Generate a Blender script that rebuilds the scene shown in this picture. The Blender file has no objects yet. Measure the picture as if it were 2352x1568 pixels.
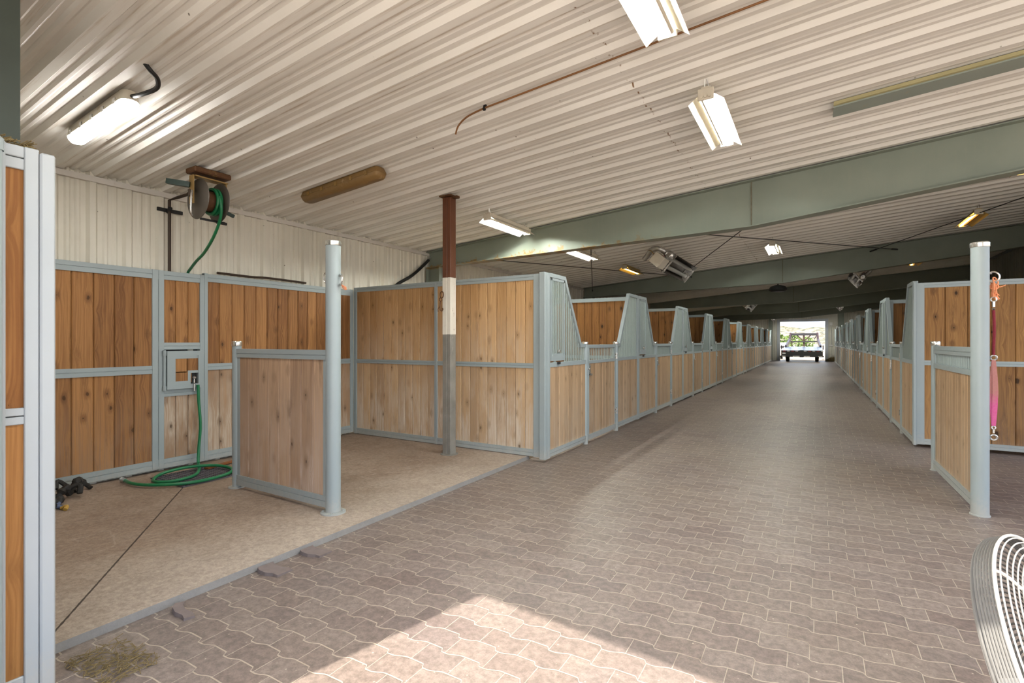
import bpy, bmesh, math, random
from mathutils import Vector, Matrix
R = random.Random(7)
PI = math.pi
scene = bpy.context.scene
COL = scene.collection

# ------------------------------------------------------------------ camera / frame helpers
CAM_H = 1.45
YAW = math.radians(30.8)
EAVE, SLOPE, XL, XR = 3.11, 0.0833, -6.16, 4.60      # roof: z = EAVE + SLOPE*(x-XL)
Y0, YE = -0.10, 44.0                                  # near and far end walls
FL, FR = -2.80, 1.19                                  # aisle faces of the two stall rows
PITCH = 3.66
def zc(x): return EAVE + SLOPE * (x - XL)

# ------------------------------------------------------------------ mesh builder
class MB:
    def __init__(s):
        s.bm = bmesh.new()
        s.tone = s.bm.verts.layers.float_color.new('tone')
        s.t = (0.5, 0.5, 0.5, 1)
    def v(s, p):
        q = s.bm.verts.new(p); q[s.tone] = s.t
        return q
    def face(s, vs):
        try: return s.bm.faces.new(vs)
        except ValueError: return None
    def hexa(s, p):
        v = [s.v(q) for q in p]
        for f in ((0,3,2,1),(4,5,6,7),(0,1,5,4),(1,2,6,5),(2,3,7,6),(3,0,4,7)):
            s.face([v[i] for i in f])
        return s
    def box(s, a, b):
        x0,x1 = sorted((a[0],b[0])); y0,y1 = sorted((a[1],b[1])); z0,z1 = sorted((a[2],b[2]))
        return s.hexa([(x0,y0,z0),(x1,y0,z0),(x1,y1,z0),(x0,y1,z0),(x0,y0,z1),(x1,y0,z1),(x1,y1,z1),(x0,y1,z1)])
    def bbox(s, a, b, r=0.006):
        """box with chamfered vertical/horizontal edges"""
        x0,x1 = sorted((a[0],b[0])); y0,y1 = sorted((a[1],b[1])); z0,z1 = sorted((a[2],b[2]))
        r = min(r, (x1-x0)*.4, (y1-y0)*.4, (z1-z0)*.4)
        tmp = bmesh.new()
        bmesh.ops.create_cube(tmp, size=1)
        for q in tmp.verts:
            q.co = Vector(((x0+x1)/2+q.co.x*(x1-x0), (y0+y1)/2+q.co.y*(y1-y0), (z0+z1)/2+q.co.z*(z1-z0)))
        bmesh.ops.bevel(tmp, geom=tmp.edges[:], offset=r, segments=1, affect='EDGES', profile=.5)
        return s.merge(tmp)
    def merge(s, tmp):
        m = {}
        for q in tmp.verts: m[q] = s.v(q.co)
        for f in tmp.faces: s.face([m[q] for q in f.verts])
        tmp.free(); return s
    def prism(s, poly, fn, a, b):
        """poly of (u,v); fn(u,v,w)->point; from w=a to w=b"""
        A = [s.v(fn(u,v,a)) for u,v in poly]; B = [s.v(fn(u,v,b)) for u,v in poly]
        n = len(poly)
        s.face(A[::-1]); s.face(B)
        for i in range(n): s.face([A[i],A[(i+1)%n],B[(i+1)%n],B[i]])
        return s
    def bar(s, p, q, w, h=None, up=(0,0,1)):
        """rectangular bar from p to q: width w sideways, h along up"""
        h = h or w
        p, q, up = Vector(p), Vector(q), Vector(up)
        d = (q-p).normalized(); sd = d.cross(up)
        if sd.length < 1e-5: sd = d.cross(Vector((1,0,0)))
        sd.normalize(); u = sd.cross(d).normalized()
        a, b = sd*w/2, u*h/2
        return s.hexa([p-a-b,p+a-b,p+a+b,p-a+b,q-a-b,q+a-b,q+a+b,q-a+b])
    def tube(s, pts, r, n=10, closed=False, caps=True):
        pts = [Vector(p) for p in pts]; m = len(pts); rings = []
        rr = r if isinstance(r,(list,tuple)) else [r]*m
        ref = None
        for i,p in enumerate(pts):
            a = pts[i-1] if (i>0 or closed) else p
            b = pts[(i+1)%m] if (i<m-1 or closed) else p
            d = (b-a).normalized() if (b-a).length>1e-9 else Vector((0,0,1))
            if ref is None:
                ref = d.cross(Vector((0,0,1)))
                if ref.length<1e-3: ref = d.cross(Vector((1,0,0)))
            ref = (ref - d*ref.dot(d))
            if ref.length<1e-6: ref = d.orthogonal()
            ref.normalize(); o = d.cross(ref)
            rings.append([s.v(p+(ref*math.cos(2*PI*k/n)+o*math.sin(2*PI*k/n))*rr[i]) for k in range(n)])
        for i in range(m if closed else m-1):
            A,B = rings[i],rings[(i+1)%m]
            for k in range(n): s.face([A[k],A[(k+1)%n],B[(k+1)%n],B[k]])
        if caps and not closed:
            s.face(rings[0][::-1]); s.face(rings[-1])
        return s
    def cyl(s, p, q, r, n=16): return s.tube([p,q], r, n)
    def lathe(s, prof, c=(0,0,0), n=24, axis=(0,0,1)):
        """prof list of (radius, height) along axis"""
        ax = Vector(axis).normalized(); e1 = ax.orthogonal().normalized(); e2 = ax.cross(e1); c = Vector(c)
        rings = []
        for r,h in prof:
            if r < 1e-6: rings.append([s.v(c+ax*h)])
            else: rings.append([s.v(c+ax*h+(e1*math.cos(2*PI*k/n)+e2*math.sin(2*PI*k/n))*r) for k in range(n)])
        for A,B in zip(rings,rings[1:]):
            for k in range(n):
                k2=(k+1)%n
                if len(A)==1 and len(B)==1: continue
                if len(A)==1: s.face([A[0],B[k2],B[k]])
                elif len(B)==1: s.face([A[k],A[k2],B[0]])
                else: s.face([A[k],A[k2],B[k2],B[k]])
        return s
    def ring(s, c, r, t, axis=(0,0,1), n=20, m=8):
        ax = Vector(axis).normalized(); e1 = ax.orthogonal().normalized(); e2 = ax.cross(e1); c = Vector(c)
        return s.tube([c+(e1*math.cos(2*PI*k/n)+e2*math.sin(2*PI*k/n))*r for k in range(n)], t, m, closed=True)
    def boards(s, o, d, length, z0, z1, thick=.03, pw=.15, rnd=None):
        """vertical tongue-and-groove planks: o start (x,y), d unit direction (x,y)"""
        rnd = rnd or R
        n = max(1, round(length/pw)); w = length/n
        d = Vector((d[0],d[1])); nn = Vector((-d.y,d.x)); g = min(.008, w*.06)
        for i in range(n):
            s.t = (rnd.random(), rnd.random(), rnd.random(), 1)
            a, b = i*w+.0015, (i+1)*w-.0015
            h = thick/2
            sec = [(a,-h+g),(a+g,-h),(b-g,-h),(b,-h+g),(b,h-g),(b-g,h),(a+g,h),(a,h-g)]
            def fn(u,v,z): return (o[0]+d.x*u+nn.x*v, o[1]+d.y*u+nn.y*v, z)
            s.prism(sec, fn, z0, z1)
        s.t = (.5,.5,.5,1)
        return s
    def build(s, name, mat, parent=None, off=None, smooth=True, ang=35, kind=None):
        bmesh.ops.recalc_face_normals(s.bm, faces=s.bm.faces[:])
        if off is not None: bmesh.ops.translate(s.bm, verts=s.bm.verts[:], vec=-Vector(off))
        me = bpy.data.meshes.new(name)
        if smooth:
            lim = math.radians(ang)
            for f in s.bm.faces: f.smooth = True
            for e in s.bm.edges:
                if len(e.link_faces)!=2 or e.calc_face_angle(0) > lim: e.smooth = False
        s.bm.to_mesh(me); s.bm.free()
        me.materials.append(mat)
        o = bpy.data.objects.new(name, me); COL.objects.link(o)
        if parent: o.parent = parent
        if kind: o['kind'] = kind
        return o

def thing(name, label, cat, loc=(0,0,0), rz=0, group=None):
    o = bpy.data.objects.new(name, None); COL.objects.link(o)
    o.location = loc; o.rotation_euler = (0,0,rz); o.empty_display_size = .1
    o['label'] = label; o['category'] = cat
    if group: o['group'] = group
    return o
def tag(o, label, cat, group=None, kind=None):
    o['label'] = label; o['category'] = cat
    if group: o['group'] = group
    if kind: o['kind'] = kind
    return o
def dup(root, loc, rz=None, label=None, group=None, rot=None):
    r = root.copy(); COL.objects.link(r); r.location = loc
    if rz is not None: r.rotation_euler = (0,0,rz)
    if rot is not None: r.rotation_euler = rot
    if label: r['label'] = label
    if group: r['group'] = group
    for ch in list(root.children):
        c = ch.copy(); COL.objects.link(c); c.parent = r
        for g in list(ch.children):
            e = g.copy(); COL.objects.link(e); e.parent = c
    return r
def struct(o):
    o['kind'] = 'structure'; return o

# ------------------------------------------------------------------ materials
class NT:
    def __init__(s, name, rough=.6, metal=0.0, spec=.5):
        s.m = bpy.data.materials.new(name); s.m.use_nodes = True
        s.nt = s.m.node_tree; s.n = s.nt.nodes; s.l = s.nt.links
        s.b = s.n['Principled BSDF']
        s.b.inputs['Roughness'].default_value = rough
        s.b.inputs['Metallic'].default_value = metal
        s.b.inputs['Specular IOR Level'].default_value = spec
    def new(s, t, **kw):
        q = s.n.new(t)
        for k,v in kw.items(): setattr(q,k,v)
        return q
    def link(s, a, b): s.l.new(a,b)
    def put(s, sock, v):
        if hasattr(v,'is_output'): s.l.new(v, sock)
        else: sock.default_value = v
    def math(s, op, a, b=0.0, c=0.0, clamp=False):
        q = s.new('ShaderNodeMath', operation=op, use_clamp=clamp)
        for i,v in enumerate((a,b,c)): s.put(q.inputs[i], v)
        return q.outputs[0]
    def mix(s, f, a, b, mode='MIX'):
        q = s.new('ShaderNodeMix', data_type='RGBA', blend_type=mode)
        s.put(q.inputs[0], f)
        for i,v in ((6,a),(7,b)):
            if isinstance(v,tuple): v = tuple(v)+((1,) if len(v)==3 else ())
            s.put(q.inputs[i], v)
        return q.outputs[2]
    def ramp(s, f, a, b):
        q = s.new('ShaderNodeMapRange', interpolation_type='SMOOTHSTEP')
        s.put(q.inputs[0], f); q.inputs[1].default_value=a; q.inputs[2].default_value=b
        return q.outputs[0]
    def pos(s):
        g = s.new('ShaderNodeNewGeometry'); return g.outputs['Position']
    def xyz(s, vec):
        q = s.new('ShaderNodeSeparateXYZ'); s.link(vec, q.inputs[0]); return q.outputs
    def comb(s, x,y,z):
        q = s.new('ShaderNodeCombineXYZ')
        for i,v in enumerate((x,y,z)): s.put(q.inputs[i], v)
        return q.outputs[0]
    def noise(s, vec, scale, detail=3, rough=.55, dist=0):
        q = s.new('ShaderNodeTexNoise'); s.link(vec, q.inputs['Vector'])
        q.inputs['Scale'].default_value=scale; q.inputs['Detail'].default_value=detail
        q.inputs['Roughness'].default_value=rough; q.inputs['Distortion'].default_value=dist
        return q.outputs[0]
    def voro(s, vec, scale, feat='F1', out=0, rnd=1, dim='3D'):
        q = s.new('ShaderNodeTexVoronoi', feature=feat, voronoi_dimensions=dim); s.link(vec, q.inputs['Vector'])
        q.inputs['Scale'].default_value=scale; q.inputs['Randomness'].default_value=rnd
        return q.outputs[out]
    def white(s, vec):
        q = s.new('ShaderNodeTexWhiteNoise', noise_dimensions='3D'); s.link(vec, q.inputs[0]); return q.outputs[0]
    def vscale(s, vec, sc):
        q = s.new('ShaderNodeVectorMath', operation='MULTIPLY'); s.link(vec,q.inputs[0]); q.inputs[1].default_value=sc
        return q.outputs[0]
    def color(s, c): s.put(s.b.inputs['Base Color'], tuple(c)+(1,) if isinstance(c,tuple) and len(c)==3 else c)
    def bump(s, h, strength=.3, dist=.01):
        q = s.new('ShaderNodeBump'); s.put(q.inputs['Height'], h)
        q.inputs['Strength'].default_value=strength; q.inputs['Distance'].default_value=dist
        s.link(q.outputs[0], s.b.inputs['Normal'])

def M_flat(name, c, rough=.5, metal=0, spec=.5, var=.12, nsc=4, dirt=None):
    t = NT(name, rough, metal, spec); p = t.pos()
    n = t.noise(p, nsc, 4)
    col = t.mix(n, tuple(x*(1-var) for x in c), tuple(min(1,x*(1+var)) for x in c))
    if dirt:
        d = t.ramp(t.noise(p, 9, 6, .7), .58, .75)
        col = t.mix(t.math('MULTIPLY', d, dirt[1]), col, dirt[0])
    t.color(col)
    r = t.math('MULTIPLY_ADD', n, .2, rough-.1); t.link(r, t.b.inputs['Roughness'])
    return t.m
def M_emit(name, c, st):
    t = NT(name, .4); t.color((.8,.8,.78))
    t.b.inputs['Emission Color'].default_value = c+(1,); t.b.inputs['Emission Strength'].default_value = st
    return t.m

def M_wood(name, light, dark, bleach=(.5,.42,.34), ble=0.0, blez=(1.3,.2), knot=1.0, ks=1.0):
    t = NT(name, .62, 0, .25)
    a = t.new('ShaderNodeAttribute', attribute_name='tone'); rgb = t.new('ShaderNodeSeparateColor'); t.link(a.outputs[0], rgb.inputs[0])
    x,y,z = t.xyz(t.pos())
    h = t.math('ADD', x, t.math('MULTIPLY', y, 1.03))
    seed = t.math('MULTIPLY', rgb.outputs[1], 37.0)
    hz = t.comb(h, t.math('ADD', z, seed), seed)
    # knots
    kv = t.comb(t.math('MULTIPLY',h,5.2), t.math('ADD', t.math('MULTIPLY',z,3.0), seed), 0.0)
    kw = t.math('MULTIPLY', t.math('SUBTRACT', t.noise(t.comb(t.math('MULTIPLY',h,60.0), t.math('MULTIPLY',z,40.0), seed), 1.0, 3), .5), .07)
    kd = t.voro(kv, 1.0, rnd=.9, dim='2D'); kd = t.math('MAXIMUM', t.math('ADD', kd, kw), 0.0); kc = t.voro(kv, 1.0, out=1, rnd=.9, dim='2D'); kr = t.new('ShaderNodeSeparateColor'); t.link(kc, kr.inputs[0])
    # swirl of the grain round each knot
    swirl = t.math('MULTIPLY', t.math('POWER', t.math('SUBTRACT', 1.0, t.math('MINIMUM', t.math('MULTIPLY',kd,2.2), 1.0)), 2.0), .03)
    low = t.noise(t.comb(t.math('MULTIPLY',h,3.0), t.math('MULTIPLY',t.math('ADD',z,seed),.8), seed), 1.0, 2)
    gh = t.math('ADD', t.math('ADD', h, swirl), t.math('MULTIPLY', low, .035))
    grain = t.noise(t.comb(t.math('MULTIPLY',gh,75.0), t.math('MULTIPLY',t.math('ADD',z,seed),1.6), seed), 1.0, 4, .6)
    fine = t.noise(t.comb(t.math('MULTIPLY',h,260.0), t.math('MULTIPLY',z,7.0), seed), 1.0, 2)
    f = t.math('ADD', t.math('MULTIPLY', t.ramp(grain,.3,.70), .62), t.math('MULTIPLY_ADD', rgb.outputs[0], .62, -.10))
    f = t.math('ADD', f, t.math('MULTIPLY', t.math('SUBTRACT', fine, .5), .3), 0, True)
    col = t.mix(f, light, dark)
    stn = t.noise(t.comb(t.math('MULTIPLY',h,7.0), t.math('MULTIPLY',t.math('ADD',z,seed),1.3), seed), 1.0, 5, .7)
    col = t.mix(t.math('MULTIPLY', t.ramp(stn,.55,.75), .55), col, tuple(q*.55 for q in dark))
    # weathering: pale dusty fibres where animals and water wear the boards
    if ble>0:
        wn = t.noise(t.comb(t.math('MULTIPLY',h,4.0), t.math('MULTIPLY',z,1.1), seed), 1.0, 4, .65)
        band = t.ramp(t.math('ADD', z, t.math('MULTIPLY', t.math('SUBTRACT',wn,.5), 1.1)), blez[0], blez[1])
        col = t.mix(t.math('MULTIPLY', band, t.math('MULTIPLY', t.math('MULTIPLY_ADD', t.ramp(wn,.35,.62), .75, .25), t.math('MULTIPLY', t.ramp(grain,.15,.7), ble))), col, bleach)
        chalk = t.math('MULTIPLY', t.ramp(t.math('ADD', z, t.math('MULTIPLY', t.math('SUBTRACT',fine,.5), .16)), .16, .09), .8*ble)
        col = t.mix(chalk, col, (.62,.56,.48))
    size = t.math('MAXIMUM', t.math('MULTIPLY_ADD', kr.outputs[0], .23*ks, -.135*ks), .003)
    km = t.math('MULTIPLY', t.math('SUBTRACT', 1.0, t.math('DIVIDE', kd, size), 0, True), 1.0)
    km = t.math('MULTIPLY', t.ramp(km, .0, .5), .75*knot)
    halo = t.math('MULTIPLY', t.math('MULTIPLY', t.ramp(kd, .24, .05), t.ramp(kr.outputs[0],.3,.6)), .5*knot)
    col = t.mix(halo, col, tuple(q*.62 for q in dark))
    col = t.mix(km, col, tuple(q*.22 for q in dark))
    t.color(col)
    t.bump(t.math('SUBTRACT', grain, km), .25, .004)
    return t.m

def M_pavers():
    t = NT('pavers', .47, 0, .45)
    x,y,z = t.xyz(t.pos())
    L, P, A = .212, .1345, .0115
    u = t.math('DIVIDE', x, L)
    fw = t.math('FRACT', u)
    w = t.math('MULTIPLY', t.math('SUBTRACT', t.math('SUBTRACT', t.ramp(fw,.05,.42), t.ramp(fw,.84,.93)), .5), -2.0*A)
    jit = t.math('MULTIPLY', t.math('SUBTRACT', t.noise(t.pos(), 2.2, 1), .5), .02)
    v = t.math('DIVIDE', t.math('ADD', t.math('ADD', y, w), jit), P)
    row = t.math('FLOOR', v); fv = t.math('SUBTRACT', v, row)
    uu = t.math('ADD', t.math('ADD', u, .06), t.math('MULTIPLY', row, .5))
    uu = t.math('ADD', uu, t.math('MULTIPLY', t.math('SUBTRACT', t.white(t.comb(row,3.0,1.0)), .5), .14))
    ci = t.math('FLOOR', uu); fu = t.math('SUBTRACT', uu, ci)
    dv = t.math('MULTIPLY', t.math('MINIMUM', fv, t.math('SUBTRACT',1.0,fv)), P)
    du = t.math('MULTIPLY', t.math('MINIMUM', fu, t.math('SUBTRACT',1.0,fu)), L)
    nz = t.noise(t.pos(), 60, 3)
    dv = t.math('ADD', dv, t.math('MULTIPLY', t.math('SUBTRACT',nz,.5), .0025))
    jv = t.ramp(dv, .0052, .0022); ju = t.ramp(du, .0030, .0010)
    rnd = t.white(t.comb(row, ci, 5.0)); rnd2 = t.white(t.comb(row, ci, 9.0))
    big = t.noise(t.pos(), .55, 4, .6); mid = t.noise(t.pos(), 5, 5, .7); sp = t.noise(t.pos(), 130, 3, .7)
    base = t.mix(t.ramp(rnd,.1,.9), PAV_A, PAV_B)
    base = t.mix(t.math('MULTIPLY', t.ramp(rnd2,.6,1.0), .6), base, PAV_C)
    base = t.mix(t.math('MULTIPLY', t.ramp(big,.35,.65), .55), base, PAV_D)
    base = t.mix(t.math('MULTIPLY', t.ramp(mid,.5,.75), .35), base, tuple(q*.62 for q in PAV_A))
    base = t.mix(t.math('MULTIPLY', t.ramp(mid,.45,.25), .25), base, (.52,.44,.38))
    base = t.mix(.5, base, t.mix(sp, (.02,.016,.015), (.62,.54,.48)), 'OVERLAY')
    # a film of dust blown in along the slab
    mot = t.noise(t.pos(), 26, 5, .75); base = t.mix(.5, base, t.mix(t.ramp(mot,.3,.7), (.22,.2,.19), (.78,.76,.74)), 'OVERLAY')
    joint = t.mix(nz, (.30,.245,.19), (.60,.50,.40))
    dark = t.mix(nz, (.11,.075,.055), (.30,.225,.16))
    jd = t.ramp(t.noise(t.pos(), 3.0, 3), .15, .45)
    col = t.mix(t.math('MULTIPLY', ju, .85), base, t.mix(jd, dark, joint))
    col = t.mix(t.math('MULTIPLY', jv, .9), col, t.mix(t.math('MULTIPLY',jd,.9), dark, joint))
    # scattered chaff
    ch = t.voro(t.pos(), 9.0, dim='2D'); chm = t.math('MULTIPLY', t.ramp(ch, .045, .02), t.ramp(t.white(t.comb(t.math('FLOOR',t.math('MULTIPLY',x,9.0)),t.math('FLOOR',t.math('MULTIPLY',y,9.0)),2.0)), .6,.8))
    col = t.mix(t.math('MULTIPLY',chm,.5), col, (.7,.62,.48))
    t.color(col)
    hgt = t.math('SUBTRACT', t.math('MULTIPLY', sp, .12), t.math('MAXIMUM', jv, ju))
    hgt = t.math('ADD', hgt, t.math('MULTIPLY', rnd, .25))
    t.bump(hgt, .6, .004)
    return t.m
PAV_A, PAV_B, PAV_C, PAV_D = (.200,.163,.154), (.258,.221,.208), (.182,.156,.158), (.268,.232,.202)

def M_concrete():
    t = NT('washed_concrete', .8, 0, .3); p = t.pos(); x,y,z = t.xyz(p)
    n1 = t.noise(p, .9, 5, .6); n2 = t.noise(p, 6, 6, .7); sp = t.noise(p, 160, 3, .75)
    sc = t.noise(t.comb(t.math('ADD',t.math('MULTIPLY',x,2.0),t.math('MULTIPLY',y,9.0)), t.math('SUBTRACT',t.math('MULTIPLY',x,26.0),t.math('MULTIPLY',y,20.0)), 0.0), 1.0, 4, .7)
    col = t.mix(t.ramp(n1,.3,.7), CON_A, CON_B)
    col = t.mix(t.math('MULTIPLY', t.ramp(n2,.45,.75), .5), col, CON_C)
    col = t.mix(t.math('MULTIPLY', t.ramp(sc,.5,.75), .35), col, CON_D)
    # pale drying lines left by water
    wl = t.math('ABSOLUTE', t.math('SUBTRACT', t.noise(p, 1.15, 2, .5, .6), .52))
    col = t.mix(t.math('MULTIPLY', t.ramp(wl,.008,.002), .17), col, (.56,.49,.43))
    # dusty towards the aisle
    ed = t.math('MULTIPLY', t.ramp(t.math('ADD', x, t.math('MULTIPLY',t.math('SUBTRACT',n1,.5),1.6)), -4.3, -3.0), .6)
    col = t.mix(ed, col, CON_D)
    col = t.mix(.28, col, t.mix(sp,(.05,.04,.035),(.75,.68,.6)), 'OVERLAY')
    mot = t.noise(p, 34, 5, .8); col = t.mix(.45, col, t.mix(t.ramp(mot,.3,.7), (.25,.23,.22), (.76,.75,.74)), 'OVERLAY')
    # saw-cut control joint
    nx,ny = .614,-.789   # normal placeholder replaced below
    p0, p1 = Vector((-5.21,2.57)), Vector((-3.19,1.0)); d = (p1-p0).normalized(); nx,ny = -d.y, d.x
    dist = t.math('ABSOLUTE', t.math('ADD', t.math('ADD', t.math('MULTIPLY',x,nx), t.math('MULTIPLY',y,ny)), -(p0.x*nx+p0.y*ny)))
    dist = t.math('ADD', dist, t.math('MULTIPLY', t.math('SUBTRACT', t.noise(p,25,3), .5), .008))
    jm = t.math('MULTIPLY', t.ramp(dist,.008,.003), t.math('GREATER_THAN', x, -5.25))
    col = t.mix(t.math('MULTIPLY',jm,.9), col, (.03,.022,.016))
    # worn grey lip on the vertical edge
    g = t.new('ShaderNodeNewGeometry'); nxyz = t.xyz(g.outputs['Normal'])
    side = t.ramp(t.math('ABSOLUTE', nxyz[2]), .8, .3)
    col = t.mix(t.math('MULTIPLY', side, .8), col, t.mix(n2,(.15,.15,.15),(.33,.32,.31)))
    t.color(col); t.bump(t.math('SUBTRACT', t.math('ADD',sp,n2), t.math('MULTIPLY',jm,3.0)), .25, .006)
    return t.m
CON_A, CON_B, CON_C, CON_D = (.285,.215,.165), (.36,.29,.235), (.205,.145,.105), (.46,.405,.355)

def M_sheet(name, c, c2, dirty=.5, seam=False):
    """painted ribbed steel sheet with rust-brown dirt along the laps"""
    t = NT(name, .5, 0, .35); p = t.pos(); x,y,z = t.xyz(p)
    n = t.noise(p, 1.2, 4); f = t.noise(p, 14, 5, .7)
    col = t.mix(t.ramp(n,.3,.7), c, c2)
    if seam:   # ceiling: streaks run along x
        st = t.noise(t.comb(t.math('MULTIPLY',x,1.3), t.math('MULTIPLY',y,34.0), 0.0), 1.0, 4, .7)
        ph = t.math('ABSOLUTE', t.math('SUBTRACT', t.math('FRACT', t.math('DIVIDE', t.math('ADD',y,.02), .305)), .5))
        lap = t.math('MULTIPLY', t.ramp(ph,.10,.145), t.ramp(ph,.22,.17))
        col = t.mix(t.math('MULTIPLY', t.math('MULTIPLY', lap, t.ramp(st,.46,.62)), dirty), col, (.36,.24,.10))
        col = t.mix(t.math('MULTIPLY', t.ramp(st,.55,.8), .3*dirty), col, (.40,.33,.24))
        sx = t.math('ABSOLUTE', t.math('SUBTRACT', x, -1.26))
        rust = t.math('MULTIPLY', t.ramp(sx,.010,.003), t.ramp(t.noise(p,17,3),.5,.62))
        rust2 = t.math('MULTIPLY', t.ramp(sx,.05,.0), t.ramp(t.noise(p,24,4,.7),.64,.72))
        col = t.mix(t.math('MAXIMUM',rust,t.math('MULTIPLY',rust2,.8)), col, (.20,.10,.035))
    else:      # wall: grime gathers low on the flutes
        st = t.noise(t.comb(t.math('MULTIPLY',y,22.0), t.math('MULTIPLY',x,22.0), t.math('MULTIPLY',z,1.2)), 1.0, 4, .7)
        col = t.mix(t.math('MULTIPLY', t.ramp(st,.55,.8), .4*dirty), col, (.36,.31,.22))
    # fly specks and screw heads
    vd = t.voro(p, 5.5); sel = t.white(t.comb(t.math('FLOOR',t.math('MULTIPLY',x,3.0)), t.math('FLOOR',t.math('MULTIPLY',y,3.0)), t.math('FLOOR',t.math('MULTIPLY',z,3.0))))
    col = t.mix(t.math('MULTIPLY', t.ramp(vd,.055,.035), t.math('MULTIPLY', t.ramp(sel,.35,.5), .8)), col, (.10,.07,.045))
    col = t.mix(t.math('MULTIPLY', t.ramp(f,.62,.8), .25*dirty), col, (.34,.27,.18))
    t.color(col); t.bump(n, .05, .01)
    return t.m

def M_rafter():
    t = NT('green_steel', .5, 0, .3); p = t.pos(); x,y,z = t.xyz(p)
    n = t.noise(p, 1.6, 4); f = t.noise(p, 40, 4, .75); st = t.noise(t.comb(t.math('MULTIPLY',x,26.0),y,t.math('MULTIPLY',z,2.5)),1.0,3,.6)
    col = t.mix(n, (.195,.228,.190), (.285,.315,.262))
    col = t.mix(t.math('MULTIPLY', t.ramp(f,.60,.78), .35), col, (.34,.33,.25))
    col = t.mix(t.math('MULTIPLY', t.ramp(st,.5,.8), .2), col, (.28,.29,.23))
    # rust-coloured mud nests caked above the lower flange, left half of the near frame
    lo = t.math('SUBTRACT', z, t.math('MULTIPLY_ADD', x, .0248, 2.958))
    nn = t.noise(t.comb(t.math('MULTIPLY',x,7.0),y,t.math('MULTIPLY',z,5.0)),1.0,6,.75)
    hgt = t.math('SUBTRACT', t.math('MULTIPLY', t.ramp(nn,.45,.78), .26), lo)
    m = t.math('MULTIPLY', t.math('MULTIPLY', t.ramp(hgt,0.0,.05), t.ramp(lo,-.05,-.02)), t.math('MULTIPLY', t.ramp(x,-1.5,-3.0), t.math('MULTIPLY',t.ramp(y,7.6,7.5),t.ramp(y,6.9,7.0))))
    col = t.mix(t.math('MULTIPLY', m, .85), col, t.mix(f,(.20,.11,.03),(.36,.22,.07)))
    t.color(col); return t.m

def M_paint(name='grey_paint', c=(.30,.348,.358)):
    t = NT(name, .36, 0, .5); p = t.pos(); x,y,z = t.xyz(p)
    n = t.noise(p, 2.5, 4); f = t.noise(p, 28, 5, .7)
    col = t.mix(n, tuple(q*.93 for q in c), tuple(q*1.06 for q in c))
    col = t.mix(t.math('MULTIPLY', t.ramp(t.math('ADD',z,t.math('MULTIPLY',t.math('SUBTRACT',f,.5),.35)),.22,.0), .4), col, (.50,.45,.38))
    col = t.mix(t.math('MULTIPLY', t.ramp(f,.64,.78), .16), col, (.30,.26,.2))
    t.color(col); t.link(t.math('MULTIPLY_ADD', f, .25, .26), t.b.inputs['Roughness'])
    return t.m

PAINT = M_paint()
PAINT_DK = M_flat('groove_grey', (.16,.18,.185), .6)
GALV = M_flat('galvanised_bars', (.235,.278,.262), .4, .15, .5, .08, 9)
CAP = M_flat('chrome_cap', (.66,.65,.62), .25, .9, .5, .06, 20)
W_UP = M_wood('boards_orange', (.40,.195,.070), (.175,.074,.025), ble=.25, blez=(1.2,.2))
W_LO = M_wood('boards_weathered', (.38,.225,.12), (.19,.098,.046), bleach=(.58,.49,.39), ble=.95, blez=(1.6,.5))
W_DIV = M_wood('boards_pale', (.56,.37,.195), (.33,.19,.088), bleach=(.66,.575,.475), ble=1.0, blez=(1.5,.35), knot=.8)
W_DIVU = M_wood('boards_pale_upper', (.56,.345,.165), (.335,.180,.072), bleach=(.64,.53,.41), ble=.6, blez=(2.1,1.2), knot=.8)
W_SHORT = M_wood('boards_dusty', (.50,.335,.215), (.29,.175,.105), bleach=(.60,.485,.40), ble=.85, blez=(1.5,.2))
W_FR = M_wood('boards_front', (.47,.315,.185), (.27,.165,.088), bleach=(.50,.42,.33), ble=.55, knot=.6)
W_DOOR = W_FR
W_DARK = M_wood('boards_dark', (.33,.155,.048), (.135,.055,.018), ble=0.1, knot=1.3, ks=1.5)
W_RT = M_wood('boards_knotty', (.39,.205,.070), (.17,.075,.024), ble=.15, knot=1.3, ks=1.7)
W_NEAR = M_wood('boards_amber', (.42,.195,.06), (.24,.095,.025), ble=0, knot=.6)
PAVE = M_pavers(); CONC = M_concrete()
CEIL = M_sheet('ceiling_sheet', (.82,.80,.755), (.75,.73,.68), .38, True)
WALLM = M_sheet('wall_sheet', (.70,.67,.58), (.62,.59,.50), .5)
TRIMM = M_flat('cream_trim', (.60,.57,.52), .5, 0, .4, .08, 6, ((.35,.27,.18),.5))
RAFT = M_rafter()
BLACK = M_flat('black_rubber', (.012,.012,.012), .5, 0, .4)
BLKMETAL = M_flat('black_steel', (.02,.02,.022), .4, 0, .5, .3, 6, ((.09,.03,.02),.8))
IRON = M_flat('brown_iron_pipe', (.045,.028,.018), .55, .2, .4, .3, 9)
RUSTY = M_flat('rusty_steel', (.115,.052,.022), .65, .3, .4, .4, 14, ((.30,.19,.07),.8))
BROWNP = M_flat('brown_primer', (.125,.043,.018), .5, 0, .4, .25, 5)
WHITEP = M_flat('chipped_white_paint', (.66,.62,.54), .55, 0, .4, .12, 6, ((.13,.07,.04),.9))
GREYWORN = M_flat('worn_grey_steel', (.215,.20,.175), .7, .1, .4, .5, 5, ((.42,.39,.34),.8))
HOSE = M_flat('green_hose', (.008,.165,.060), .38, 0, .5, .25, 7)
BRASS = M_flat('dull_brass', (.34,.22,.08), .45, .6, .5, .3, 12)
REELD = M_flat('reel_disc', (.085,.072,.058), .45, .4, .5, .2, 8)
STEEL = M_flat('bright_steel', (.62,.61,.58), .28, .9, .5, .1, 15)
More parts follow.
